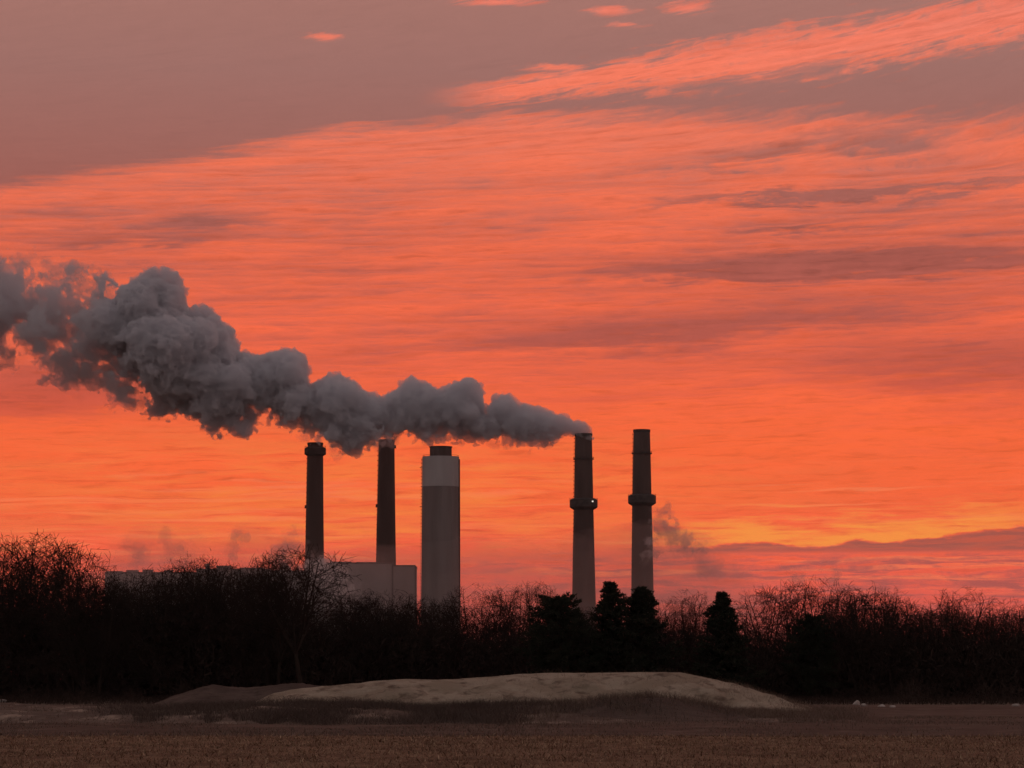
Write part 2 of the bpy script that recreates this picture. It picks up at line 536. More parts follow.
def ladder(parent, x0, z0, x1, z1, y0, n):
    """Side ladder with hoops and standoffs, following the shaft's slope."""
    mb = MB()
    for s in (-0.35, 0.35):
        mb.tube((x0 + s, y0, z0), (x1 + s, y0, z1), 0.09, 0.09, 4)
    for i in range(n):
        t = (i + 0.5) / n
        x, z = x0 + (x1 - x0) * t, z0 + (z1 - z0) * t
        mb.box(x - 0.75, x + 0.75, y0 - 0.5, y0 + 1.6, z - 0.18, z + 0.18)
    return mb.build('ladder', M['steel'], parent)


def ring_platform(parent, name, r_in, r_out, z, h=0.5, rail=1.2, posts=20, mat=None):
    mb = MB()
    mb.lathe([(r_in, z), (r_out, z), (r_out, z + h), (r_in, z + h)], 40, cap=False)
    p = mb.build(name, mat or M['steel'], parent)
    rb = MB()
    for k in range(posts):
        a = 2 * math.pi * k / posts
        rb.tube((r_out * 0.985 * math.cos(a), r_out * 0.985 * math.sin(a), z + h), (r_out * 0.985 * math.cos(a), r_out * 0.985 * math.sin(a), z + h + rail), 0.06, 0.06, 4)
    for zz in (0.55, 1.0):
        rb.lathe([(r_out * 0.975, z + h + rail * zz - 0.06), (r_out * 0.995, z + h + rail * zz - 0.06), (r_out * 0.995, z + h + rail * zz + 0.06), (r_out * 0.975, z + h + rail * zz + 0.06)], 40, cap=False)
    r = rb.build('railing', M['steel'], p)
    return p


def flue_hole(parent, r, z):
    mb = MB().lathe([(r, z - 1.5), (r, z + 0.05)], 40, cap=False)
    b = len(mb.v); mb.v.append((0, 0, z - 1.4))
    for i in range(40): mb.f.append((i, (i + 1) % 40, b))
    return mb.build('flue_mouth', M['soot'], parent)


def tall_stack(label, xc_top, xc_bot, pts, ring_y, ring_hw, collar, D, beacon=False):
    base_x = wx(xc_bot, D)
    t = empty('chimney_stack', (base_x, D, 0))
    tag(t, label, 'chimney', 'tall ringed chimney stacks')
    k = P(513, 500, D)[0] - P(512, 500, D)[0]
    pr = prof_at(pts, D, 0)
    pr = [(pr[0][0] + 1.2, 0.0)] + pr
    top_r, top_z = pr[-1]
    # open top: shell with an inner lip
    pr2 = pr + [(top_r * 0.86, top_z), (top_r * 0.86, top_z - 4.0)]
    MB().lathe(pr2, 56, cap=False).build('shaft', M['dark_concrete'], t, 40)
    # faint pour rings, each a real band standing a little proud
    zs = [z for (_, z) in pr]; rs = [r for (r, _) in pr]
    for i in range(1, 14):
        z = top_z * i / 14
        r = float(np.interp(z, zs, rs))
        MB().lathe([(r - 0.05, z - 0.25), (r + 0.06, z - 0.22), (r + 0.06, z + 0.22), (r - 0.05, z + 0.25)], 56, cap=False).build('pour_joint', M['dark_concrete'], t)
    MB().lathe([(top_r - 0.1, top_z - 2.2), (top_r + 0.35, top_z - 2.0), (top_r + 0.35, top_z + 0.25), (top_r - 0.1, top_z + 0.3)], 56, cap=False).build('rim', M['soot'], t)
    zr = wz(ring_y, D)
    ring_platform(t, 'platform', float(np.interp(zr, zs, rs)) - 0.2, ring_hw * k, zr, 0.7, 1.3)
    (yc0, yc1, hwc) = collar
    z0, z1 = wz(yc1, D), wz(yc0, D)
    r0, r1 = float(np.interp(z0, zs, rs)), float(np.interp(z1, zs, rs))
    rc = hwc * k
    c = MB().lathe([(r0 - 0.1, z0 - 1.4), (r0 + 1.2, z0 - 0.6), (rc - 0.8, z0 + 0.4), (rc, z0 + 1.2), (rc, z1 - 1.0), (rc - 1.0, z1 - 0.3), (r1 + 1.8, z1 + 0.3), (r1 - 0.1, z1 + 0.5)], 48, cap=False).build('collar', M['steel'], t, 30)
    rb = MB()
    for i in range(24):
        a = 2 * math.pi * i / 24
        rb.tube((rc * math.cos(a), rc * math.sin(a), z1 - 1.0), (rc * math.cos(a), rc * math.sin(a), z1 + 0.3), 0.07, 0.07, 4)
    rb.lathe([(rc - 0.06, z1 + 0.25), (rc + 0.06, z1 + 0.25), (rc + 0.06, z1 + 0.38), (rc - 0.06, z1 + 0.38)], 48, cap=False)
    rb.build('railing', M['steel'], c)
    ladder(t, -pr[0][0] + 1.0, 10, -top_r - 0.3, top_z - 2, 0.0, 60)
    if beacon:
        bx_ = rc * 0.62
        by_ = -math.sqrt(rc ** 2 - bx_ ** 2) - 0.4
        h = MB().box(bx_ - 0.7, bx_ + 0.7, by_ - 0.25, by_ + 0.45, z1 - 3.6, z1 - 1.6).build('beacon_housing', M['steel'], t)
        MB().lathe([(0.05, z1 - 3.3), (0.62, z1 - 3.1), (0.75, z1 - 2.6), (0.62, z1 - 2.1), (0.05, z1 - 1.9)], 16, cx=bx_, cy=by_ - 0.4).build('beacon', M['lamp'], h)
    return t


DE = 2450.0
tall_stack('tall dark chimney pouring the grey steam plume, lit beacon on its collar', 585.5, 583.8,
           [(434, 8.4), (459, 8.9), (504, 9.7), (560, 10.9), (605, 11.9)], 459.5, 10.3, (499, 508.5, 14.0), DE, True)
tall_stack('tall dark chimney stack with no plume, rightmost of the five stacks', 643.8, 642.3,
           [(430, 8.2), (453, 8.8), (500, 9.6), (550, 10.6), (590, 11.1)], 454, 10.2, (495, 504.5, 14.0), DE)

# two plain stacks to the left
DAB = 2520.0


def plain_stack(label, xc, pts, D, cap=None, knobs=()):
    t = empty('chimney_stack', (wx(xc, D), D, 0))
    tag(t, label, 'chimney', 'plain dark chimney stacks')
    k = P(513, 500, D)[0] - P(512, 500, D)[0]
    pr = prof_at(pts, D, 0); pr = [(pr[0][0] + 0.8, 0.0)] + pr
    zs = [z for (_, z) in pr]; rs = [r for (r, _) in pr]
    top_r, top_z = pr[-1]
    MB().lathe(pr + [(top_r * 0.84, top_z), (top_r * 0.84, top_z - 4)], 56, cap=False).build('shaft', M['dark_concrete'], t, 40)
    for i in range(1, 12):
        z = top_z * i / 12; r = float(np.interp(z, zs, rs))
        MB().lathe([(r - 0.05, z - 0.25), (r + 0.06, z - 0.22), (r + 0.06, z + 0.22), (r - 0.05, z + 0.25)], 56, cap=False).build('pour_joint', M['dark_concrete'], t)
    if cap:
        y0, y1, hw = cap
        z0, z1, rc = wz(y1, D), wz(y0, D), hw * k
        c = MB().lathe([(top_r, z0 - 1.2), (rc - 1.6, z0 - 0.4), (rc, z0 + 0.6), (rc, z1 - 1.2), (rc - 1.2, z1), (top_r, z1 + 0.4)], 40, cap=False).build('cap_gallery', M['soot'], t, 30)
        rb = MB()
        for i in range(20):
            a = 2 * math.pi * i / 20
            rb.tube(((rc - 0.3) * math.cos(a), (rc - 0.3) * math.sin(a), z1 - 1.0), ((rc - 0.3) * math.cos(a), (rc - 0.3) * math.sin(a), z1 + 0.9), 0.07, 0.07, 4)
        rb.lathe([(rc - 0.36, z1 + 0.8), (rc - 0.24, z1 + 0.8), (rc - 0.24, z1 + 0.95), (rc - 0.36, z1 + 0.95)], 40, cap=False)
        rb.build('railing', M['steel'], c)
    MB().lathe([(top_r - 0.1, top_z - 1.8), (top_r + 0.35, top_z - 1.6), (top_r + 0.35, top_z + 0.2), (top_r - 0.1, top_z + 0.25)], 56, cap=False).build('rim', M['soot'], t)
    for (ky, side) in knobs:
        z = wz(ky, D); r = float(np.interp(z, zs, rs))
        n = MB().box(side * r - 1.5 * (side < 0), side * r + 1.5 * (side > 0), -1.5, 1.5, z - 0.3, z + 0.2)
        n.box(side * (r + 0.55) - 0.7, side * (r + 0.55) + 0.7, -0.8, 0.8, z + 0.2, z + 2.4)
        n.build('landing', M['steel'], t)
    ladder(t, -pr[0][0] + 0.4, 10, -top_r - 0.2, top_z - 3, 0.0, 46)
    return t


plain_stack('plain dark chimney with a wide gallery round its top, leftmost of the five stacks', 314.5,
            [(443, 7.6), (456, 8.0), (500, 8.5), (555, 9.4)], DAB, (447.5, 455, 10.8), ((508, -1),))
plain_stack('plain dark chimney whose top vanishes into the steam, beside the wide concrete stack', 386.0,
            [(440, 8.0), (470, 8.4), (520, 9.2), (562, 10.0)], DAB, None, ((507, -1), (448, 1)))

# the wide concrete stack with a pale band
DC = 2440.0
tw = empty('concrete_stack', (wx(440.5, DC), DC, 0))
tag(tw, 'wide pale-topped concrete stack in the middle, thickest of the five', 'chimney')
kC = P(513, 500, DC)[0] - P(512, 500, DC)[0]
pr = prof_at([(487, 18.5), (540, 18.8), (600, 19.2)], DC, 0); pr = [(pr[0][0] + 0.8, 0.0)] + pr
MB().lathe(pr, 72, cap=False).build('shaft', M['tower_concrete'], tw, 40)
zt, zb = wz(457, DC), wz(487, DC)
rt = 18.3 * kC
MB().lathe([(pr[-1][0], zb), (pr[-1][0] + 0.12, zb + 0.05), (rt + 0.1, zt), (1.0, zt + 0.3)], 72, cap=False).build('pale_band', M['pale_concrete'], tw, 40)
rf = 11.0 * kC
f = MB().lathe([(rf, zt), (rf, wz(447.6, DC)), (rf + 0.5, wz(447.4, DC)), (rf + 0.5, wz(446.6, DC)), (rf * 0.88, wz(446.6, DC)), (rf * 0.88, zt + 1)], 56, cap=False).build('flue', M['dark_concrete'], tw, 40)
rb = MB()
for i in range(36):
    a = 2 * math.pi * i / 36
    rb.tube(((rt - 0.4) * math.cos(a), (rt - 0.4) * math.sin(a), zt + 0.1), ((rt - 0.4) * math.cos(a), (rt - 0.4) * math.sin(a), zt + 1.3), 0.06, 0.06, 4)
rb.lathe([(rt - 0.46, zt + 1.2), (rt - 0.34, zt + 1.2), (rt - 0.34, zt + 1.35), (rt - 0.46, zt + 1.35)], 56, cap=False)
rb.build('railing', M['steel'], tw)
ladder(tw, -19.6 * kC, 8, -rt - 0.5, zt - 1, 0.0, 64)
# cable riser on the right-hand side
MB().tube((19.3 * kC + 0.4, -3.0, 0), (rt + 0.4, -3.0, zt - 2), 0.55, 0.55, 6).build('cable_riser', M['steel'], tw)
for yy in (468, 507):
    z = wz(yy, DC)
    MB().box(-rt - 2.2, -rt + 0.6, -1.5, 1.5, z, z + 0.4).build('landing', M['steel'], tw)

# ------------------------------------------------------------------ plant buildings
def building(name, label, D, depth, blocks, roof_units=(), cat='building'):
    """blocks: (x0, x1, y top) in picture columns; each block has wall, roof, parapet and siding ribs."""
    xs = [b[0] for b in blocks] + [b[1] for b in blocks]
    cx = wx((min(xs) + max(xs)) / 2, D)
    t = tag(empty(name, (cx, D, 0)), label, cat)
    for j, (x0, x1, yt) in enumerate(blocks):
        a, b, z = wx(x0, D) - cx, wx(x1, D) - cx, wz(yt, D)
        dd = depth * (1 - 0.08 * j)
        w = MB().box(a, b, 0.3 * j, dd, 0, z).build('wall', M['siding'], t)
        ribs = MB(); n = max(4, int((b - a) / 2.4))
        for i in range(n):
            x = a + (b - a) * (i + 0.5) / n
            ribs.box(x - 0.22, x + 0.22, 0.3 * j - 0.16, 0.3 * j - 0.002, 0.5, z - 1.4)
        ribs.build('siding_rib', M['siding'], w)
        MB().box(a - 0.25, b + 0.25, 0.3 * j - 0.35, dd + 0.3, z + 0.01, z + 1.3).build('parapet', M['siding_dark'], t)
        MB().box(b - 0.2, b + 1.2, 0.3 * j - 0.9, 0.3 * j - 0.36, 0, z).build('dark_side_strip', M['steel'], t)  # dark-coloured strip stands in for the shaded side face at the right edge
    for (x0, x1, yt, yb) in roof_units:
        a, b = wx(x0, D) - cx, wx(x1, D) - cx
        u = MB().box(a, b, 4, 4 + max(4, (b - a) * 0.8), wz(yb, D), wz(yt, D))
        u.box(a - 0.3, b + 0.3, 3.7, 4.3 + max(4, (b - a) * 0.8), wz(yt, D) + 0.01, wz(yt, D) + 0.5)
        u.build('roof_unit', M['siding_dark'], t)
    return t


building('boiler_house', 'large blocky grey plant hall between the two plain chimneys', 2500.0, 60.0,
         [(321, 392, 564), (392.3, 415, 566.5)], ((330, 350, 562, 564.5), (356, 382, 562.4, 564.5)))
building('turbine_hall', 'long low plant building half hidden behind the trees on the left', 2480.0, 45.0,
         [(105, 196, 573.5), (196.3, 268, 570), (268.3, 303, 572)],
         ((106, 121, 571.5, 574), (126, 137, 570.5, 574), (142, 152, 570, 574), (164, 172, 570.5, 574), (205, 209, 564, 571), (216, 230, 566, 571), (240, 262, 568, 571)))

# ------------------------------------------------------------------ mounds in front of the wood
def land(name, mat, x0, x1, y0, y1, step, hfun):
    nx, ny = int((x1 - x0) / step) + 1, int((y1 - y0) / step) + 1
    x, y = np.meshgrid(np.linspace(x0, x1, nx), np.linspace(y0, y1, ny), indexing='ij')
    z = hfun(x, y)
    idx = np.arange(nx * ny).reshape(nx, ny)
    f = np.stack([idx[:-1, :-1], idx[1:, :-1], idx[1:, 1:], idx[:-1, 1:]], -1).reshape(-1, 4)
    keep = (z.ravel()[f] > -0.12).any(axis=1)          # only what stands above the ground
    return obj(name, mesh_np(name, np.stack([x, y, z], -1), f[keep], mat, True))


def sstep(a, b, x):
    t = np.clip((x - a) / (b - a), 0, 1); return t * t * (3 - 2 * t)


YC = 205.0
px_top = [(262, 704), (275, 699), (292, 691), (310, 687.5), (340, 684.5), (375, 681), (405, 678), (440, 679), (480, 677), (520, 673.5), (545, 672), (600, 672), (640, 671), (668, 671), (690, 674.5), (712, 679.5), (732, 684), (752, 690), (772, 697), (790, 704), (800, 708)]
mx_ = np.array([P(x, y, YC)[0] for x, y in px_top]); mz_ = np.array([P(x, y, YC)[2] for x, y in px_top])


def mound_h(x, y):
    crest = np.interp(x + 0.8 * fbm2(x / 3, y / 3, 3, 0.5, 4), mx_, mz_, left=-0.4, right=-0.4)
    yc = YC + 2.5 * fbm2(x / 14, x * 0, 2, 0.5, 31)
    front = sstep(172, 172 + 27, y - (yc - YC) * 0.8 + 2.5 * fbm2(x / 5, y / 9, 3, 0.5, 14))
    # a shallow terrace across the front face, as graders leave
    front = front * 0.86 + 0.14 * sstep(182, 187, y + 1.5 * fbm2(x / 6, y / 6, 2, 0.5, 8))
    back = sstep(232, 214, y)
    h = crest * front * back
    gully = np.abs(fbm2(x / 2.6 + 0.02 * y, y / 14, 3, 0.5, 19))
    h = h + (0.17 * fbm2(x / 1.4, y / 2.4, 4, 0.65, 2) + 0.20 * fbm2(x / 5.0, y / 4.0, 3, 0.5, 12) - 0.22 * np.maximum(0.25 - gully, 0) * 4 * sstep(200, 185, y)) * np.clip(h, 0, 1) * (0.2 + 0.8 * sstep(200, 190, y))
    return h - 0.10 - 0.35 * (1 - front * back)


mound = land('sand_mound', M['sand'], mx_[0] - 4, mx_[-1] + 4, 160, 236, 0.28, mound_h)
tag(mound, 'broad pale sandy mound across the middle in front of the trees', 'mound')


def heap_h(x, y):
    xs = np.array([P(q, 690, 240)[0] for q in (150, 175, 200, 215, 240, 262, 290, 320, 345)])
    zs = np.array([P(512, q, 240)[2] for q in (705, 694, 686, 683, 687, 686, 682, 684, 705)])
    c = np.interp(x, xs, zs, left=-0.5, right=-0.5)
    h = c * sstep(226, 239, y) * sstep(256, 244, y)
    return h + 0.16 * fbm2(x / 1.6, y / 1.6, 4, 0.55, 71) * np.clip(h, 0, 1) - 0.2


tag(land('earth_heap', M['heap'], -36, -12, 222, 260, 0.3, heap_h), 'low dark brown earth heap behind the left end of the sandy mound', 'mound')


def ridge_h(x, y):
    # long low bank on the left, pale where the grass is thin
    c = 0.62 + 0.25 * fbm2(x / 7, x * 0, 3, 0.5, 41)
    xr = np.array([-60, -40, -30, -14, 2, 14, 22]); zr = np.array([0.75, 0.9, 1.0, 0.85, 0.55, 0.3, -0.1])
    c = c * np.interp(x, xr, zr)
    h = c * sstep(128, 146, y) * sstep(182, 165, y)
    return h + 0.10 * fbm2(x / 1.8, y / 2.6, 4, 0.6, 44) * np.clip(h * 2, 0, 1) - 0.08


tag(land('bank', M['ridge'], -52, 24, 120, 190, 0.3, ridge_h), kind='structure')


def hump_h(x, y):
    a = 1.0 * np.exp(-((x - 7.0) / 4.6) ** 2 - ((y - 151) / 9.0) ** 2) + 0.55 * np.exp(-((x + 0.5) / 4.0) ** 2 - ((y - 150) / 7.0) ** 2)
    return a * 1.25 + 0.10 * fbm2(x / 1.5, y / 1.5, 4, 0.55, 55) * np.clip(a * 2, 0, 1) - 0.13


tag(land('brown_bank', M['heap'], -14, 24, 124, 180, 0.3, hump_h), kind='structure')


# ------------------------------------------------------------------ blades: weeds and stubble
def blades(name, pos, height, lean, width, mat, label, cat, seed):
    r = np.random.default_rng(seed)
    n = len(pos)
    a = r.uniform(0, 2 * np.pi, n)
    ln = r.normal(0, lean, (n, 2)) * height[:, None]
    side = np.stack([np.cos(a), np.sin(a), np.zeros(n)], -1) * (width * r.uniform(0.6, 1.4, n))[:, None]
    b0, b1 = pos - side, pos + side
    tip = pos + np.concatenate([ln, height[:, None]], -1)
    midp = pos + np.concatenate([ln * 0.35, height[:, None] * 0.55], -1)
    v = np.stack([b0, b1, midp + side * 0.8, midp - side * 0.8, tip], 1)
    base = (np.arange(n) * 5)[:, None]
    f = np.concatenate([base + np.array([[0, 1, 2]]), base + np.array([[0, 2, 3]]), base + np.array([[3, 2, 4]])], 0)
    o = obj(name, mesh_np(name, v.reshape(-1, 3), f, mat))
    return tag(o, label, cat, kind='stuff')


def top_of(x, y):
    return np.maximum.reduce([np.zeros_like(x) + 0.02, ridge_h(x, y), hump_h(x, y), mound_h(x, y)])


# dead weeds standing along the bank, thickest in the middle
n = 230000
x = rng.uniform(-30, 13, n); y = rng.uniform(128, 178, n)
patch = 0.5 + 0.5 * fbm2(x / 3.2, y / 4.0, 3, 0.55, 61)
edgex = x / y * FPX + 512
nearedge = 138 + 15 * fbm2(x / 5.0, x * 0, 4, 0.6, 91)
keep = (y > nearedge) & (rng.uniform(0, 1, n) < np.clip((patch - 0.30) * 2.4, 0, 1) * sstep(70, 190, edgex) * sstep(700, 500, edgex) * sstep(182, 160, y))
x, y = x[keep], y[keep]
blades('dead_weeds', np.stack([x, y, top_of(x, y) - 0.03], -1), rng.uniform(0.15, 0.70, len(x)) * (0.40 + 0.7 * patch[keep]), 0.65, 0.0075, M['weeds'],
       'grey brown dead weeds along the bank before the sandy mound', 'weeds', 5)
n = 170000
x = rng.uniform(-8, 26, n); y = rng.uniform(126, 204, n)
patch = 0.5 + 0.5 * fbm2(x / 2.6, y / 3.0, 3, 0.55, 66)
edgex = x / y * FPX + 512
nearedge = 136 + 13 * fbm2(x / 4.0, x * 0, 4, 0.6, 93)
keep = (y > nearedge) & (rng.uniform(0, 1, n) < np.clip((patch - 0.25) * 2.0, 0, 1) * sstep(440, 580, edgex) * sstep(880, 800, edgex) * np.maximum(np.maximum(sstep(186, 173, y + 0.25 * (x - 8)), 0.55 * sstep(700, 760, edgex)), 0.03))
x, y = x[keep], y[keep]
blades('dead_grass', np.stack([x, y, top_of(x, y) - 0.03], -1), rng.uniform(0.15, 0.5, len(x)), 0.7, 0.008, M['weeds_brown'],
       'brown dead grass on the slope below the right half of the mound', 'grass', 6)
# short thin grass between the field and the bank
n = 120000
x = rng.uniform(-50, 50, n); y = 97 + 60 * rng.uniform(0, 1, n) ** 1.3
keep = (np.abs(x) < y * 0.2 + 1) & (rng.uniform(-0.5, 0.7, n) < fbm2(x / 4.0, y / 9.0, 4, 0.6, 95))
x, y = x[keep], y[keep]
blades('verge_grass', np.stack([x, y, top_of(x, y) - 0.01], -1), rng.uniform(0.04, 0.16, len(x)), 0.6, 0.012, M['weeds_brown'],
       'short thin brown grass between the stubble field and the bank', 'grass', 9)
# thin rough grass at the far side of the bare ground, under the trees
n = 30000
x = rng.uniform(-60, 62, n); y = rng.uniform(236, 300, n)
keep = (np.abs(x) < y * 0.21)
x, y = x[keep], y[keep]
blades('rough_grass', np.stack([x, y, np.zeros_like(x) - 0.02], -1), rng.uniform(0.2, 0.7, len(x)), 0.5, 0.02, M['thicket'],
       'thin dark rough grass along the foot of the trees', 'grass', 7)
# cut stalks and litter on the field
rows = np.arange(58, 100, 0.76)
pts = []
for yr in rows:
    xs = np.arange(-24, 24, 0.17); xs = xs + rng.normal(0, 0.05, len(xs))
    xs = xs[np.abs(xs) < yr * 0.2 + 4]
    pts.append(np.stack([xs, yr + rng.normal(0, 0.07, len(xs)) + 0.25 * np.sin(xs * 0.12), np.zeros_like(xs) + 0.07], -1))
pts = np.concatenate(pts); pts = pts[rng.uniform(0, 1, len(pts)) < 0.82]
n2 = 90000
lx = rng.uniform(-24, 24, n2); ly = rng.uniform(58, 100, n2)
k2 = np.abs(lx) < ly * 0.2 + 4
lit = np.stack([lx[k2], ly[k2], np.zeros(k2.sum()) + 0.07], -1)
allp = np.concatenate([pts, lit])
hh = np.concatenate([rng.uniform(0.06, 0.20, len(pts)), rng.uniform(0.02, 0.09, len(lit))])
blades('stubble', allp, hh, 0.7, 0.014, M['stubble'], 'short reddish brown stubble covering the field in the foreground', 'stubble', 8)

# ------------------------------------------------------------------ pale rubble at the foot of the trees
def rock(seed, sx, sy, sz):
    import bmesh
    bm = bmesh.new(); bmesh.ops.create_icosphere(bm, subdivisions=2, radius=1.0)
    r = random.Random(seed)
    cuts = [(r.uniform(-1, 1), r.uniform(-1, 1), r.uniform(-0.3, 1), r.uniform(0.45, 0.8)) for _ in range(9)]
    for v in bm.verts:
        for (a, b, c, d) in cuts:
            L = math.sqrt(a * a + b * b + c * c); q = (v.co.x * a + v.co.y * b + v.co.z * c) / L
            if q > d: v.co.x -= (q - d) * a / L; v.co.y -= (q - d) * b / L; v.co.z -= (q - d) * c / L
        v.co.x *= sx; v.co.y *= sy; v.co.z *= sz
    me = bpy.data.meshes.new('rubble'); bm.to_mesh(me); bm.free(); me.materials.append(M['rubble'])
    return me


for i, (x, y, w, h, lab) in enumerate((
        (857, 703.5, 0.42, 0.34, 'pale rubble lump, tallest of those at the foot of the trees'),
        (864, 704.6, 0.40, 0.20, 'pale flat rubble slab just right of the tallest rubble lump'),
        (881, 705.2, 0.48, 0.22, 'pale rubble lump in the middle of the scatter under the right trees'),
        (893, 705.6, 0.32, 0.16, 'small pale rubble lump at the right end of the scatter'),
        (1017, 704.8, 0.55, 0.24, 'pale stone lump at the right edge, under the trees'),
        (3, 700.5, 0.75, 0.24, 'pale stone lump at the left edge, under the trees'))):
    gx, gy = G(x, y + 2)
    if gy > 285: gy = 285.0; gx = P(x, y, gy)[0]
    o = obj('rubble', rock(40 + i, w, w * 0.8, h), None, (gx, gy, h * 0.35)); o.rotation_euler = (0, 0, i * 1.1)
    tag(o, lab, 'rubble', 'pale rubble by the trees', 'thing')

# ------------------------------------------------------------------ trees
class Sticks:
    """Tapered three-sided sticks gathered as arrays."""
    def __init__(self): self.p, self.q, self.r0, self.r1 = [], [], [], []
    def add(self, p, q, r0, r1): self.p.append(p); self.q.append(q); self.r0.append(r0); self.r1.append(r1)
    def mesh(self, name, mat, sides=3):
        p, q = np.array(self.p), np.array(self.q); r0, r1 = np.array(self.r0), np.array(self.r1)
        d = q - p; d /= np.maximum(np.linalg.norm(d, axis=1), 1e-6)[:, None]
        up = np.where(np.abs(d[:, 2:3]) < 0.9, np.array([[0, 0, 1.0]]), np.array([[1.0, 0, 0]]))
        a = np.cross(d, up); a /= np.linalg.norm(a, axis=1)[:, None]
        b = np.cross(d, a)
        vs = []
        for (o, r) in ((p, r0), (q, r1)):
            for i in range(sides):
                t = 2 * math.pi * i / sides
                vs.append(o + r[:, None] * (math.cos(t) * a + math.sin(t) * b))
        v = np.stack(vs, 1)
        base = (np.arange(len(p)) * 2 * sides)[:, None]
        f = np.concatenate([base + np.array([[i, (i + 1) % sides, sides + (i + 1) % sides, sides + i]]) for i in range(sides)], 0)
        return mesh_np(name, v.reshape(-1, 3), f, mat)


def turn(r, d, ang):
    """Turn unit vector d by ang in a random direction."""
    x, y, z = d
    while True:
        a, b, c = r.uniform(-1, 1), r.uniform(-1, 1), r.uniform(-1, 1)
        k = a * x + b * y + c * z
        a, b, c = a - k * x, b - k * y, c - k * z
        L = math.sqrt(a * a + b * b + c * c)
        if L > 0.15: break
    s, co = math.sin(ang) / L, math.cos(ang)
    return (x * co + a * s, y * co + b * s, z * co + c * s)


def bare_tree(seed, wide=0.34, limbs=5, fork=0.22, open_=0.55, twigs=0.95, low=0.45, single=False, thick=1.0):
    """A leafless tree one unit high: trunk with limbs, and a crown of branches and twigs inside a rounded outline."""
    r = random.Random(seed)
    trunk, crown = Sticks(), Sticks()
    cz, rz_ = (1 + low * 0.4) / 2, (1 - low * 0.4) / 2

    def outside(p, f): return (p[0] / wide) ** 2 + (p[1] / wide) ** 2 + ((p[2] - cz) / rz_) ** 2 > f

    def grow(p, d, L, rad, lev):
        n = (0, 8, 5, 3, 2)[lev]
        kids = (0, 1.9, 1.7, 2.0 * twigs, 0)[lev]
        seg = L / n
        f = r.uniform(0.70, 1.12)
        for i in range(n):
            t = i / n
            d = turn(r, d, abs(r.gauss(0, (0, 0.10, 0.06, 0.03, 0.02)[lev])))
            zz = d[2] + (0, 0.05, 0.02, 0.0, 0.0)[lev]
            k = 1 / math.sqrt(d[0] ** 2 + d[1] ** 2 + zz * zz); d = (d[0] * k, d[1] * k, zz * k)
            q = (p[0] + d[0] * seg, p[1] + d[1] * seg, p[2] + d[2] * seg)
            if q[2] > 0.35 and outside(q, f): return
            r0, r1 = rad * (1 - 0.8 * t), rad * (1 - 0.8 * (t + 1 / n))
            (trunk if lev == 1 else crown).add(p, q, max(r0, 0.0011 * thick), max(r1, 0.0006 * thick))
            p = q
            if lev == 1 and i < 1: continue
            for _ in range(int(kids) + (r.random() < kids - int(kids))):
                cd = turn(r, d, r.uniform(0.5, 1.1))
                if lev < 4: grow(q, cd, L * (0.50, 0.50, 0.50, 0.46)[lev] * (1 - 0.35 * t) * r.uniform(0.65, 1.1), max(r1 * 0.6, 0.0010), lev + 1)

    p = (0.0, 0.0, -0.02); d = (0, 0, 1.0); R = 0.017
    if single or fork > 0:
        n = 4
        for i in range(n):
            d = turn(r, d, 0.05); q = (p[0] + d[0] * (fork + 0.02) / n, p[1] + d[1] * (fork + 0.02) / n, p[2] + d[2] * (fork + 0.02) / n)
            trunk.add(p, q, R, R * 0.92); R *= 0.92; p = q
    for m in range(limbs):
        az = 6.283 * (m + r.uniform(-0.25, 0.25)) / limbs
        tl = open_ * r.uniform(0.35, 1.15) * (0.25 if m == 0 else 1)
        dd = (math.sin(tl) * math.cos(az), math.sin(tl) * math.sin(az), math.cos(tl))
        o = p if fork > 0 else (r.uniform(-0.05, 0.05), r.uniform(-0.05, 0.05), -0.02)
        grow(o, dd, (1.02 - p[2]) * r.uniform(0.85, 1.1), R * (0.66 if fork > 0 else 0.6), 1)
    if single:                                            # leader with tiers of side branches
        for i in range(10):
            t = i / 10
            o = (p[0], p[1], p[2] + (0.9 - fork) * t * 0.9)
            cd = turn(r, (0, 0, 1.0), r.uniform(0.6, 1.1)); grow(o, cd, 0.42 * (1 - 0.6 * t), R * 0.4, 2)
    zmax = max(q[2] for q in crown.q)
    for s in (trunk, crown):
        s.p = [(a / zmax, b / zmax, c / zmax) for a, b, c in s.p]; s.q = [(a / zmax, b / zmax, c / zmax) for a, b, c in s.q]
    return trunk.mesh('trunk', M['bark'], 4), crown.mesh('crown', M['twig'])


BARE = [bare_tree(101, 0.36, 5, 0.20, 0.55), bare_tree(102, 0.42, 6, 0.26, 0.75), bare_tree(103, 0.27, 4, 0.25, 0.35, single=True),
        bare_tree(104, 0.36, 7, 0.0, 0.50, 1.1, thick=1.35), bare_tree(105, 0.40, 8, 0.0, 0.60, 1.15, thick=1.35), bare_tree(106, 0.46, 7, 0.30, 0.85, 0.75, thick=1.5),
        bare_tree(107, 0.33, 5, 0.10, 0.50), bare_tree(108, 0.46, 9, 0.0, 0.70, 1.15, thick=1.4)]


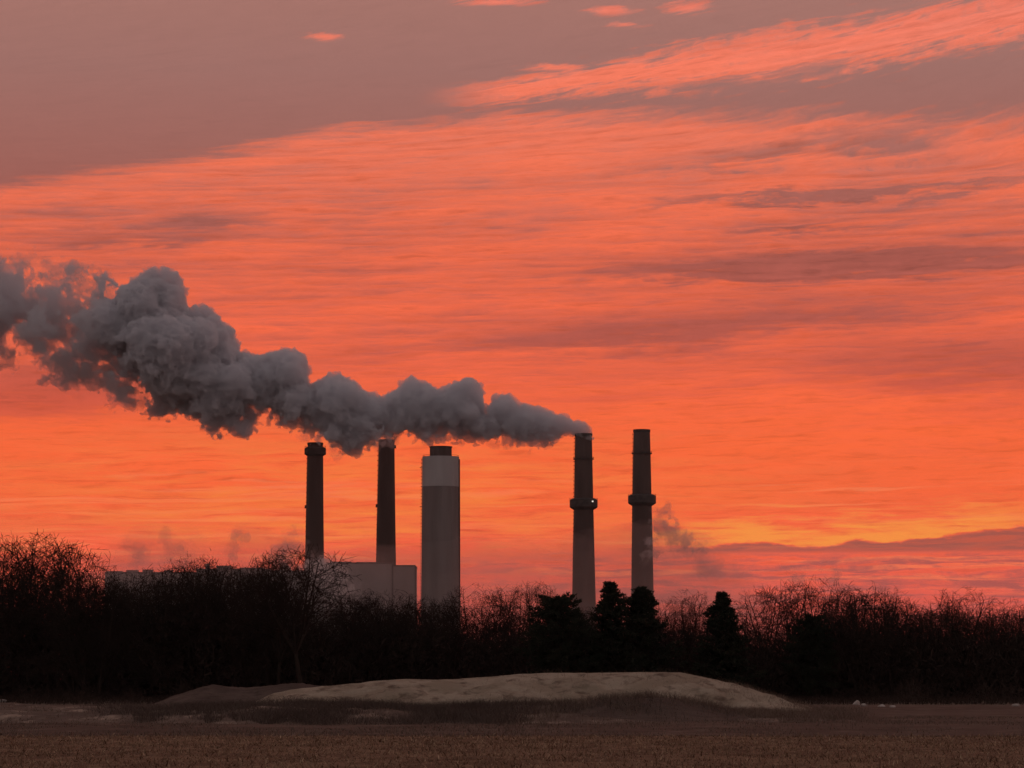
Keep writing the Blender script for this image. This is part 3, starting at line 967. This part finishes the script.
def cedar(seed, width=0.34, narrow_top=True, round_=False):
    """Evergreen one unit high: trunk, whorled boughs of small needle sprays with gaps between."""
    r = np.random.default_rng(seed)
    tr = Sticks()
    z = 0.0; p = np.array([0, 0, -0.02]); 
    for i in range(10):
        q = np.array([r.normal(0, 0.004), r.normal(0, 0.004), (i + 1) * 0.098]); tr.add(p, q, 0.022 * (1 - i / 10.5), 0.022 * (1 - (i + 1) / 10.5)); p = q
    V_, F_ = [], []
    nb = 210
    for b in range(nb):
        h = 0.05 + 0.93 * (b / nb) ** (0.70 if round_ else 0.92)
        a_ = r.uniform(0, 2 * np.pi)
        if round_: R = width * math.sqrt(max(0.03, 1 - ((h - 0.36) / 0.66) ** 2)) * r.uniform(0.6, 1.15)
        else: R = width * (1 - h) ** 0.72 * (0.92 + 0.28 * math.sin(h * 23 + seed + 2 * math.cos(a_)) ) * r.uniform(0.65, 1.12) + 0.012
        a = a_
        root = np.array([0, 0, h])
        end = np.array([R * math.cos(a), R * math.sin(a), h + R * r.uniform(-0.05, 0.45)])
        tr.add(root, root + (end - root) * 0.85, 0.005, 0.0015)
        ns = int(26 + 260 * R)
        t = r.uniform(0.1, 1.0, ns) ** 0.75
        sp_b = (0.009 + 0.10 * R * (1.15 - t))[:, None] * np.array([1.0, 1.0, 0.55])
        c = root + (end - root) * t[:, None] + r.normal(0, 1, (ns, 3)) * sp_b
        sz = r.uniform(0.007, 0.019, ns)
        for k in range(2):
            d1 = r.normal(0, 1, (ns, 3)) + np.array([math.cos(a), math.sin(a), 0.8]) * 0.8; d1 /= np.linalg.norm(d1, axis=1)[:, None]
            d2 = np.cross(d1, r.normal(0, 1, (ns, 3))); d2 /= np.linalg.norm(d2, axis=1)[:, None]
            V_.append(np.stack([c - d2 * sz[:, None] * 0.45, c + d2 * sz[:, None] * 0.45, c + d1 * sz[:, None] * 1.6], 1).reshape(-1, 3))
    V_ = np.concatenate(V_)
    top_ = V_[:, 2].max(); V_ = V_ / top_
    tr.p = [a / top_ for a in tr.p]; tr.q = [a / top_ for a in tr.q]
    F_ = np.arange(len(V_)).reshape(-1, 3)
    return tr.mesh('trunk', M['bark'], 5), mesh_np('crown', V_, F_, M['needles'])


CEDAR = [cedar(201, 0.36), cedar(202, 0.42), cedar(203, 0.44, round_=True), cedar(204, 0.30)]


def plant_tree(name, meshes, x_px, y_top, D, label, cat, group, rz=0.0, wide=1.0):
    X0 = P(x_px, 640, D)[0]
    h = P(x_px, y_top, D)[2]
    o = empty(name, (X0, D, 0), rz); tag(o, label, cat, group)
    for nm, me in zip(('trunk', 'crown'), meshes):
        c = obj(nm, me, o); c.scale = (h * wide, h * wide, h)
    return o


tall_left = 'bare trees of the tall clump at the left edge'
skyline = 'bare trees along the skyline'
# (x, y top, distance, mesh, width factor, label)
TREES = [
    (-14, 536, 292, 4, 1.0, 'tall bare tree cut off by the left edge of the picture', tall_left),
    (14, 530, 300, 0, 1.0, 'tall bare tree second from the left edge, in the tall clump', tall_left),
    (38, 528, 306, 3, 1.0, 'tallest bare tree of the clump at the left edge', tall_left),
    (60, 537, 296, 7, 1.0, 'bare tree on the right shoulder of the tall left clump', tall_left),
    (80, 553, 290, 4, 1.0, 'shorter bare tree where the tall left clump slopes down', tall_left),
    (96, 572, 288, 7, 0.9, 'small bare tree at the right foot of the tall left clump', tall_left),
    (118, 580, 300, 3, 1.0, 'low bare tree before the left end of the long plant building', skyline),
    (142, 569, 305, 6, 1.1, 'low bare tree before the second roof unit of the long building', skyline),
    (162, 563, 298, 4, 1.0, 'bushy bare tree before the middle of the long plant building', skyline),
    (184, 556, 302, 0, 1.1, 'bare tree rising above the roof of the long plant building', skyline),
    (206, 554, 296, 3, 1.0, 'highest bare tree before the long plant building', skyline),
    (224, 560, 304, 7, 1.0, 'bare bushy tree right of the highest one before the long building', skyline),
    (246, 562, 299, 4, 1.0, 'bare tree below the lone dark puff of steam', skyline),
    (266, 560, 292, 2, 1.1, 'narrow bare tree left of the big open-branched tree', skyline),
    (302, 543, 283, 5, 1.12, 'big open-branched bare tree below the leftmost chimney', skyline),
    (278, 552, 290, 1, 0.9, 'bare tree overlapping the big open-branched tree from the left', skyline),
    (338, 590, 300, 7, 1.2, 'low bare tree before the left wall of the blocky plant hall', skyline),
    (364, 588, 296, 3, 1.1, 'low bare tree before the middle of the blocky plant hall', skyline),
    (392, 589, 302, 4, 1.2, 'low bare tree before the right end of the blocky plant hall', skyline),
    (420, 594, 298, 7, 1.2, 'low bare tree at the left foot of the wide concrete stack', skyline),
    (444, 597, 301, 3, 1.2, 'low bare tree directly before the wide concrete stack', skyline),
    (474, 582, 297, 1, 1.0, 'bare tree just right of the wide concrete stack', skyline),
    (494, 592, 306, 6, 1.0, 'second bare tree right of the wide concrete stack', skyline),
    (514, 582, 294, 0, 1.1, 'bare tree midway between the wide stack and the steaming stack', skyline),
    (535, 578, 308, 2, 1.0, 'slender bare tree rising behind the round evergreen', skyline),
    (588, 606, 290, 7, 1.1, 'low bare tree at the foot of the steaming stack', skyline),
    (666, 596, 306, 6, 1.0, 'bare tree just right of the rightmost stack', skyline),
    (690, 588, 298, 1, 1.0, 'spreading bare tree between the rightmost stack and the lone evergreen', skyline),
    (706, 600, 303, 3, 1.0, 'bare tree touching the left side of the lone evergreen', skyline),
    (744, 600, 304, 4, 1.0, 'bare tree touching the right side of the lone evergreen', skyline),
    (766, 583, 297, 0, 1.15, 'first open bare tree right of the lone evergreen', skyline),
    (791, 579, 300, 5, 0.95, 'second open bare tree right of the lone evergreen, with wide limbs', skyline),
    (822, 574, 296, 6, 0.95, 'tall bare tree topping the skyline right of the lone evergreen', skyline),
    (845, 584, 303, 3, 1.0, 'dense bare tree at the left end of the clump above the rubble', skyline),
    (864, 580, 292, 4, 1.1, 'dense bare tree in the thick clump above the pale rubble', skyline),
    (884, 584, 299, 0, 1.0, 'dense bare tree right of centre in the clump above the rubble', skyline),
    (902, 596, 305, 7, 1.0, 'bare tree at the right end of the clump above the rubble', skyline),
    (924, 606, 294, 7, 1.1, 'low bare tree in the dip of the right-hand skyline', skyline),
    (944, 597, 301, 3, 1.0, 'bare tree just right of the dip in the right-hand skyline', skyline),
    (963, 585, 296, 1, 1.15, 'fan-shaped bare tree near the right end of the skyline', skyline),
    (988, 601, 303, 4, 1.0, 'third bare tree from the right edge', skyline),
    (1007, 596, 298, 6, 1.1, 'second bare tree from the right edge', skyline),
    (1030, 602, 301, 3, 1.1, 'bare tree cut off by the right edge of the picture', skyline),
]
for i, (x, y, D, k, wd, lab, grp) in enumerate(TREES):
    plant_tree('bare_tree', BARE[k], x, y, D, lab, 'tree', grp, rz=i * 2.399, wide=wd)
for i, (x, y, D, k, wd, lab) in enumerate((
        (611, 580, 286, 0, 0.95, 'pointed evergreen between the two tall ringed stacks'),
        (641, 585, 288, 1, 1.0, 'broad dark evergreen standing before the rightmost stack'),
        (559, 590, 284, 2, 0.88, 'round dark evergreen left of the steaming stack'),
        (722, 590, 287, 3, 1.15, 'lone evergreen standing among bare trees right of the stacks'),
        (811, 611, 290, 2, 0.75, 'low dark evergreen bush among the bare trees on the right'))):
    plant_tree('evergreen_tree', CEDAR[k], x, y, D, lab, 'tree', 'evergreens in the tree line', rz=i * 1.7, wide=wd)

# the tangled wood between and behind those trees: nobody could count its stems
prof = [(-60, 566), (0, 568), (30, 566), (60, 572), (85, 583), (105, 590), (150, 578), (175, 570), (200, 567), (240, 573), (265, 578), (290, 602), (340, 606), (400, 603),
        (440, 606), (465, 620), (500, 620), (530, 614), (555, 608), (590, 616), (640, 608), (680, 620), (720, 624), (760, 628), (800, 624), (830, 610), (850, 604),
        (870, 602), (900, 606), (925, 612), (960, 608), (1000, 614), (1090, 616)]
pxs = np.array([p[0] for p in prof]); pys = np.array([p[1] for p in prof])
n = 340000
D = rng.uniform(290, 352, n)
xp = rng.uniform(-130, 1154, n)
cp_, sp_ = math.cos(PITCH), math.sin(PITCH)
X0 = (xp - 512) / FPX * D * 1.0
ztop = EYE + (HORIZON - np.interp(xp, pxs, pys)) / FPX * D
ztop = ztop * (0.99 + 0.17 * fbm2(X0 / 2.6, D / 6.0, 4, 0.6, 83)) * (0.86 + 0.14 * sstep(352, 300, D))
tt = rng.uniform(0, 1, n) ** 0.85
tt[:110000] *= 0.72                                       # closer growth low down
z = tt * ztop
L = rng.uniform(0.5, 1.7, n) * (0.55 + 0.45 * (1 - tt))
ang = rng.uniform(0, 2 * np.pi, n); el = np.arcsin(np.clip(rng.normal(0.62, 0.32, n), -0.4, 0.99))
d = np.stack([np.cos(el) * np.cos(ang), np.cos(el) * np.sin(ang), np.sin(el)], -1)
# ragged brush along the near edge of the wood
m = 60000
fx = rng.uniform(-66, 66, m); fy = rng.uniform(258, 296, m)
brush = fbm2(fx / 3.5, fy / 9.0, 4, 0.6, 97) + sstep(262, 296, fy) * 1.3 - 0.75
ok = brush > rng.uniform(0, 0.5, m)
k_ = int(ok.sum())
X0[:k_] = fx[ok]; D[:k_] = fy[ok]; L[:k_] = rng.uniform(0.3, 0.8, k_) * (0.5 + brush[ok]); z[:k_] = rng.uniform(0, 1.0, k_) * np.clip(brush[ok] * 1.5, 0.1, 1.6) + 0.5 * L[:k_]
c = np.stack([X0, D, np.maximum(z - 0.5 * L, 0.0)], -1)
wd = rng.uniform(0.012, 0.030, n) * (1.0 + 1.6 * (1 - tt))
wd[:110000] *= 2.0
wd[:k_] *= 0.35
side = np.cross(d, rng.normal(0, 1, (n, 3))); side /= np.linalg.norm(side, axis=1)[:, None]
bend = c + d * (L * 0.55)[:, None] + rng.normal(0, 0.06, (n, 3)) * L[:, None]
v = np.stack([c - side * wd[:, None], c + side * wd[:, None], bend + side * wd[:, None] * 0.7, bend - side * wd[:, None] * 0.7, c + d * L[:, None]], 1)
b = (np.arange(n) * 5)[:, None]
f = np.concatenate([b + np.array([[0, 1, 2]]), b + np.array([[0, 2, 3]]), b + np.array([[3, 2, 4]])], 0)
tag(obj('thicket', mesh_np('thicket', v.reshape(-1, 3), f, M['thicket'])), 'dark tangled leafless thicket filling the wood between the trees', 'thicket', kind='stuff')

# ------------------------------------------------------------------ steam: closed cloud surfaces filled with scattering volume
def surface_nets(f, org, h):
    """Closed quad surface of f > 0 on a regular grid (f < 0 on the border)."""
    s = f > 0
    nx, ny, nz = f.shape
    corners = [(i, j, k) for i in (0, 1) for j in (0, 1) for k in (0, 1)]
    cnt = sum(s[i:nx - 1 + i, j:ny - 1 + j, k:nz - 1 + k].astype(np.int8) for (i, j, k) in corners)
    active = (cnt > 0) & (cnt < 8)
    ids = -np.ones(active.shape, dtype=np.int32)
    cell = np.argwhere(active)
    ids[active] = np.arange(len(cell), dtype=np.int32)
    ci, cj, ck = cell.T
    acc = np.zeros((len(cell), 3), np.float32); num = np.zeros(len(cell), np.float32)
    val = {c: f[ci + c[0], cj + c[1], ck + c[2]] for c in corners}
    for c in corners:
        for ax in range(3):
            if c[ax] == 1: continue
            e = list(c); e[ax] = 1; e = tuple(e)
            a, b = val[c], val[e]
            m = (a > 0) != (b > 0)
            t = np.where(m, a / np.where(m, a - b, 1), 0)
            p = np.array(c, np.float32)[None, :].repeat(len(cell), 0); p[:, ax] += t
            acc += p * m[:, None]; num += m
    verts = (cell + acc / num[:, None]) * h + np.array(org)
    faces = []
    for ax in range(3):
        sl0 = [slice(None)] * 3; sl1 = [slice(None)] * 3
        sl0[ax] = slice(0, -1); sl1[ax] = slice(1, None)
        diff = s[tuple(sl0)] != s[tuple(sl1)]
        e = np.argwhere(diff)
        b1, b2 = [a for a in range(3) if a != ax]
        ok = (e[:, b1] > 0) & (e[:, b2] > 0) & (e[:, b1] < f.shape[b1] - 1) & (e[:, b2] < f.shape[b2] - 1)
        e = e[ok]
        ins = s[e[:, 0], e[:, 1], e[:, 2]]
        q = []
        for (o1, o2) in ((1, 1), (0, 1), (0, 0), (1, 0)):
            c = e.copy(); c[:, b1] -= o1; c[:, b2] -= o2
            q.append(ids[c[:, 0], c[:, 1], c[:, 2]])
        q = np.stack(q, -1)
        flip = ins if ax != 1 else ~ins
        q[~flip] = q[~flip][:, ::-1]
        faces.append(q)
    return verts, np.concatenate(faces)


def cloud_mesh(name, mat, blobs, h, rough, seed, soft=2.0, wisp=None, yscale=1.0):
    """blobs: (X, Y, Z, r). Field = smooth union of spheres, roughened by billowing noise of several sizes."""
    B = np.array(blobs, np.float32)
    R = B[:, 3]
    pad = R.max() * 0.25 + 6 * h + rough
    lo = (B[:, :3] - R[:, None]).min(0) - pad; hi = (B[:, :3] + R[:, None]).max(0) + pad
    n = np.ceil((hi - lo) / h).astype(int) + 1
    f = np.full(n, -4.0 * rough - 10 * h, np.float32)
    ax = [lo[i] + np.arange(n[i], dtype=np.float32) * h for i in range(3)]
    for (x, y, z, r) in B:
        m = r + rough * 1.6 + 4 * h
        i0 = np.maximum(((np.array([x, y, z]) - m - lo) / h).astype(int), 0); i1 = np.minimum(((np.array([x, y, z]) + m - lo) / h).astype(int) + 2, n)
        sl = tuple(slice(a, b) for a, b in zip(i0, i1))
        d = np.sqrt((ax[0][sl[0]] - x)[:, None, None] ** 2 + (ax[1][sl[1]] - y)[None, :, None] ** 2 + (ax[2][sl[2]] - z)[None, None, :] ** 2)
        g = r - d
        f[sl] = np.maximum(f[sl], g)
    near = np.argwhere(np.abs(f) < rough * 2.2 + 2 * h)
    i, j, k = near.T
    x, y, z = ax[0][i], ax[1][j], ax[2][k]
    return f, near, (i, j, k), (x, y, z), lo, h


def billow(x, y, z, size, octaves, gain, seed):
    """Rounded bumps: 1 at the crest of a puff, sharp creases between."""
    r, a, t = 0, 1.0, 0
    for o in range(octaves):
        r = r + a * (1.0 - 1.9 * np.abs(vnoise(x / size + 7.1 * o, y / size + 2.3 * o, z / size + 4.9 * o, seed + 13 * o)))
        t += a; a *= gain; size *= 0.47
    return r / t


DP = 2450.0
KP = P(513, 400, DP)[0] - P(512, 400, DP)[0]


def blob(x, y, r, dy=0.0):
    p = P(x, y, DP); return (p[0], DP + dy * KP, p[2], r * KP)


# outline of the plume, read as upper and lower edge every so often along its length
UP = [(-140, 232), (-80, 248), (-40, 256), (0, 263), (18, 276), (40, 270), (62, 270), (90, 272), (108, 282), (122, 292), (136, 284), (150, 276), (166, 271), (180, 278), (188, 312), (200, 304), (215, 319), (230, 331),
      (238, 352), (256, 358), (276, 354), (291, 348), (303, 360), (309, 387), (322, 381), (334, 372), (347, 377), (360, 391), (374, 395), (384, 399), (396, 388), (410, 378), (426, 384), (440, 390), (452, 385), (466, 376), (480, 385),
      (486, 414), (494, 397), (506, 394), (520, 404), (536, 407), (546, 411), (562, 414), (576, 422), (585, 430)]
LO = [(-140, 345), (-80, 352), (-40, 352), (0, 352), (30, 362), (60, 372), (90, 384), (112, 396), (130, 402), (148, 402), (162, 409), (180, 408), (195, 410), (210, 418), (225, 428), (236, 431), (243, 424), (252, 411), (270, 410), (282, 417), (296, 422), (312, 427),
      (326, 434), (336, 440), (346, 447), (360, 447), (372, 442), (384, 436), (396, 430), (412, 432), (426, 436), (445, 434), (465, 436), (485, 442), (500, 438), (512, 441), (525, 444), (536, 439), (546, 443), (560, 437), (575, 436), (585, 436)]
ux_, uy_ = zip(*UP); lx_, ly_ = zip(*LO)
up = lambda x: float(np.interp(x, ux_, uy_)); lo_ = lambda x: float(np.interp(x, lx_, ly_))
rr = random.Random(5)
# dense outline samples, to keep every puff inside it
ox = np.arange(-160, 586, 1.0)
OX = np.concatenate([ox, ox]); OY = np.concatenate([np.interp(ox, ux_, uy_), np.interp(ox, lx_, ly_)])
def room(x, y): return float(np.sqrt((OX - x) ** 2 + (OY - y) ** 2).min())


core = []
x = 583.0
while x > -150:                                  # large rolling puffs along and across the plume
    a, b = up(x), lo_(x)
    r = (b - a) / 2
    for s_ in (0.5, 0.36, 0.64, 0.24, 0.76):
        y_ = a + (b - a) * s_
        q = room(x, y_) * 0.97
        core.append(blob(x, y_, q, rr.uniform(-0.5, 0.5) * max(r * 1.1 - q, 0)))
    for _ in range(3):                           # smaller puffs filling the depth
        th = rr.uniform(0, 2 * math.pi); q = rr.uniform(0.30, 0.55) * r
        y_ = (a + b) / 2 + (r - q) * math.sin(th)
        q = min(q, room(x, y_))
        core.append(blob(x, y_, q, (r * 1.1 - q) * math.cos(th)))
    x -= max(2.4, r * 0.16)
for (edge_, sgn) in ((UP, 1), (LO, -1)):         # puffs that make the outline's own bumps
    ex, ey = zip(*edge_)
    xa = -60.0
    while xa < 574:
        ya = float(np.interp(xa, ex, ey)); r = (lo_(xa) - up(xa)) / 2
        q = min(r * 0.4, rr.uniform(2.4, 7.0))
        core.append(blob(xa, ya + sgn * (q - 1.0), q, rr.uniform(-0.35, 0.35) * r))
        xa += q * rr.uniform(0.5, 0.9)
# stack mouth
for (xx, yy, q) in ((585.5, 434.5, 7.0), (584, 431, 7.5), (581, 429, 8.0), (577, 428.5, 9)): core.append(blob(xx, yy, q))

H_VOX = 0.98
f, near, (i, j, k), (x, y, z), org, h = cloud_mesh('plume', None, core, H_VOX, 6.0, 3)
# size of the billows grows down the plume
px = 512 + x / KP
grow_ = 0.40 + 0.75 * sstep(590, 150, px)
wx_ = x + 5 * vnoise(x / 26, y / 26, z / 26, 91); wz_ = z + 5 * vnoise(x / 26 + 9, y / 26, z / 26, 92)
bil = billow(wx_, y, wz_, 12.0, 4, 0.78, 21) * (0.25 + 0.75 * grow_)
fine = fbm(x / 6.0, y / 6.0, z / 6.0, 3, 0.6, 33)
up_y = np.interp(px, ux_, uy_); lo_y = np.interp(px, lx_, ly_)
py = 384 - (z - P(512, 384, DP)[2]) / KP
vert = np.clip((py - up_y) / np.maximum(lo_y - up_y, 1), -0.2, 1.2)         # 0 top, 1 bottom
ragged = sstep(0.55, 1.0, vert) * 1.25 + sstep(130, 40, px) * 1.3
disp = 6.0 * (bil - 0.25) + fine * (1.6 + 3.0 * ragged) * (0.5 + 0.5 * grow_) + 7.0 * ragged * grow_ * fbm(x / 17, y / 17, z / 17, 4, 0.6, 55)
f[i, j, k] = f[i, j, k] + disp
# ragged openings in the old, left part of the plume

gx = 512 + (org[0] + np.arange(f.shape[0]) * h) / KP
gz = 384 - ((org[2] + np.arange(f.shape[2]) * h) - P(512, 384, DP)[2]) / KP
gy = (org[1] + np.arange(f.shape[1]) * h)
# the old, left part is torn open: cut cells there with ragged noise
cut = np.argwhere(f[:int((np.interp(165, gx, np.arange(len(gx)))))] > -2.0)
i, j, k = cut.T
x, y, z = (org[0] + i * h).astype(np.float32), (org[1] + j * h).astype(np.float32), (org[2] + k * h).astype(np.float32)
px = 512 + x / KP; py = 384 - (z - P(512, 384, DP)[2]) / KP
hole = np.zeros_like(px)
for (hx, hy, hrx, hry, st) in ((74, 322, 21, 22, 1.1), (52, 344, 23, 12, 1.05), (143, 384, 11, 14, 1.3), (106, 358, 22, 14, 1.1), (36, 304, 7, 20, 0.45), (122, 376, 14, 10, 1.0),
                               (14, 336, 13, 15, 0.9), (80, 288, 30, 16, 0.9), (60, 272, 30, 10, 0.7), (95, 392, 20, 10, 0.9)):
    hole = hole + st * np.exp(-((px - hx) / hrx) ** 2 - ((py - hy) / hry) ** 2)
torn = fbm(x / 13, y / 44, z / 13, 4, 0.70, 77)
f[i, j, k] -= 30.0 * np.maximum(hole + torn * 0.8 - 0.10, 0) * sstep(0.04, 0.30, hole) + 24 * np.maximum(torn + 0.06, 0) * sstep(130, 80, px) * sstep(4, 24, px)
# young dense body and old thin trailing end; they overlap where one passes into the other
GX = gx[:, None, None].astype(np.float32)
wav = np.zeros(f.shape, np.float32)
cutn = int(np.interp(240, gx, np.arange(len(gx))))
ii, jj, kk_ = np.nonzero(f[:cutn] > -3)
wav[ii, jj, kk_] = fbm((org[0] + ii * h) / 22, (org[1] + jj * h) / 22, (org[2] + kk_ * h) / 22, 4, 0.6, 141)
tilt_ = (np.arange(f.shape[2]) * h + org[2] - P(512, 330, DP)[2])[None, None, :] * 0.35     # the dense part reaches further left at the top
body = np.minimum(f, ((GX - 112) * KP + tilt_ + 17 * wav) * 0.6)
trail = np.minimum(f + 1.0, ((165 - GX) * KP - tilt_ + 17 * wav) * 0.6)
M['steam'] = vol('steam', (0.952, 0.962, 0.992), 0.25, 0.1)
M['old_steam'] = vol('old_steam', (0.94, 0.94, 0.965), 0.085, 0.15)
M['thin_steam'] = vol('thin_steam', (0.90, 0.87, 0.88), 0.045, 0.3)
M['faint_steam'] = vol('faint_steam', (0.88, 0.84, 0.85), 0.024, 0.3)
M['loose_steam'] = vol('loose_steam', (0.88, 0.84, 0.85), 0.010, 0.3)


def close(g):
    g[0], g[-1], g[:, 0], g[:, -1], g[:, :, 0], g[:, :, -1] = (-1,) * 6
    return surface_nets(g, org, h)


v, q = close(body)
plume = obj('steam_plume', mesh_np('steam_plume', v, q, M['steam']))
tag(plume, 'long grey steam plume trailing to the left from the steaming stack', 'steam', kind='thing')
v, q = close(trail)
obj('trailing_end', mesh_np('trailing_end', v, q, M['old_steam']), plume)


def wisp(name, blobs_px, D, mat, label, seed, rough=5.0, h=1.3, size=9.0, parent=None, group='small steam wisps', cut=0.45):
    bl = []
    kk = P(513, 500, D)[0] - P(512, 500, D)[0]
    for (x_, y_, r_) in blobs_px:
        p = P(x_, y_, D); bl.append((p[0], D, p[2], r_ * kk))
    f, near, (i, j, k), (x, y, z), org, h = cloud_mesh(name, mat, bl, h, rough, seed)
    f[i, j, k] += rough * 1.1 * (billow(x, y, z, size * 1.6, 3, 0.6, seed) - cut) + rough * 0.9 * fbm(x / size, y / size, z / size, 4, 0.6, seed + 3)
    f[0], f[-1], f[:, 0], f[:, -1], f[:, :, 0], f[:, :, -1] = (-1,) * 6
    v, q = surface_nets(f, org, h)
    o = obj(name, mesh_np(name, v, q, mat), parent)
    if label:
        tag(o, label, 'steam', group, kind='thing')
        # a looser, thinner veil round it, so that it has no edge
        for (sc_, sd) in ((1.45, seed + 40), (2.0, seed + 70)):
            wisp('veil', [(a_ + rr.gauss(0, r_ * 0.3), b_ + rr.gauss(0, r_ * 0.3), r_ * sc_) for (a_, b_, r_) in blobs_px[::2]], D + 1, M['loose_steam'], None, sd, rough=rough * 1.5, h=h * 1.3, size=size * 0.8, parent=o, cut=0.8)
    return o


# thinner rags hanging below and trailing from the plume
def rags(lst, seed):
    r_ = random.Random(seed); out_ = []
    for (x0, y0, x1, y1, w, nn) in lst:
        for a in range(nn):
            t = (a + r_.random()) / nn
            out_.append((x0 + (x1 - x0) * t + r_.gauss(0, w * 0.4), y0 + (y1 - y0) * t + r_.gauss(0, w * 0.5), w * r_.uniform(0.4, 1.0)))
    return out_


wisp('wisp', rags(((400, 434, 340, 448, 5, 12), (330, 436, 300, 432, 5, 8), (395, 436, 378, 446, 5, 6), (470, 438, 420, 438, 4, 10), (545, 442, 490, 443, 3.5, 9)), 3), DP - 4, M['thin_steam'], None, 301, parent=plume)
M['veil'] = vol('steam_veil', (0.90, 0.87, 0.87), 0.05, 0.2)
wisp('veil', rags(((112, 290, 40, 272, 15, 14), (100, 320, 30, 300, 14, 14), (85, 345, 15, 335, 15, 14), (110, 372, 55, 358, 12, 12), (40, 268, 5, 262, 10, 6)), 4), DP - 4, M['veil'], None, 302, rough=9.0, h=1.2, size=8.0, parent=plume, cut=0.62)
wisp('veil', rags(((150, 372, 108, 356, 12, 12), (158, 392, 118, 394, 9, 12)), 14), DP - 6, M['veil'], None, 322, rough=7.0, h=1.1, size=7.0, parent=plume, cut=0.6)
wisp('puff', [(84, 379, 6), (80, 377, 5), (88, 381, 4.5)], DP, M['veil'], None, 324, rough=3.0, h=0.8, size=5.0, parent=plume)
wisp('steam_wisp', rags(((390, 438, 372, 432, 6, 8), (388, 446, 380, 436, 4, 6)), 5), DAB - 12, M['thin_steam'], 'thin steam curling round the top of the chimney beside the wide stack', 303)
wisp('steam_wisp', rags(((318, 442, 300, 434, 5, 8), (330, 440, 338, 460, 3.5, 6)), 6), DAB - 12, M['faint_steam'], 'thin steam hanging round the top of the leftmost chimney', 304)
# puffs low over the plant
wisp('steam_wisp', rags(((130, 568, 140, 546, 8, 9), (146, 556, 128, 548, 6, 5)), 7), 2470, M['faint_steam'], 'faint steam puff above the left end of the long building', 305)
wisp('steam_wisp', rags(((180, 566, 166, 536, 7, 10), (176, 556, 190, 562, 7, 6)), 8), 2470, M['faint_steam'], 'faint leaning steam puff above the middle of the long building', 306)
wisp('steam_wisp', rags(((232, 556, 236, 534, 5, 9), (236, 536, 246, 538, 4, 5)), 9), 2470, M['thin_steam'], 'small dark steam puff alone in the sky left of the leftmost chimney', 307, rough=3.5)
wisp('steam_wisp', rags(((276, 566, 288, 538, 9, 12), (290, 540, 300, 552, 8, 8)), 10), 2470, M['thin_steam'], 'billowing steam puff at the left foot of the leftmost chimney', 308)
wisp('steam_wisp', rags(((296, 580, 340, 575, 14, 14), (320, 600, 350, 600, 12, 10), (280, 596, 310, 600, 14, 10)), 11), 2440, vol('lit_steam', (0.99, 0.965, 0.96), 0.11, 0.4), 'pinkish low steam drifting over the left wall of the blocky hall', 309)
wisp('steam_wisp', rags(((668, 508, 654, 520, 5, 6), (656, 520, 676, 540, 8, 12), (676, 538, 700, 548, 6, 8), (655, 540, 650, 560, 6, 6)), 12), 2420, vol('stack_steam', (0.89, 0.86, 0.87), 0.075, 0.25), 'ragged steam wisp blowing off right of the rightmost stack', 310, rough=6.5, h=1.0, size=6.0, cut=0.55)
wisp('steam_wisp', rags(((712, 575, 694, 556, 9, 8), (700, 560, 680, 545, 7, 6)), 13), 2420, vol('hint_steam', (0.88, 0.84, 0.84), 0.018, 0.35), 'very faint steam drift low to the right of the rightmost stack', 311)
wisp('steam_wisp', rags(((800, 590, 790, 560, 6, 8), (834, 590, 830, 566, 6, 8)), 14), 2420, M['thin_steam'], 'faint steam rising behind the bare trees far right of the stacks', 312)
# low mist round the foot of the plant
mist_m = vol('ground_mist', (0.90, 0.86, 0.85), 0.0030, 0.6)
mb = []
for a in range(46):
    t = a / 45
    mb.append((120 + 600 * t + rr.gauss(0, 8), 655 + rr.gauss(0, 8), rr.uniform(75, 118)))
o = wisp('mist', mb, 2430, mist_m, None, 330, rough=10.0, h=5.0, size=30.0)
tag(o, 'thin pale mist lying round the feet of the stacks', 'mist', kind='stuff')

# ------------------------------------------------------------------ haze
hz = MB().box(-S - 50, S + 50, -1550, S + 50, -1.0, 430.0).build('haze', vol('haze', (0.90, 0.84, 0.82), 2.0e-5, 0.2))
tag(hz, kind='stuff')
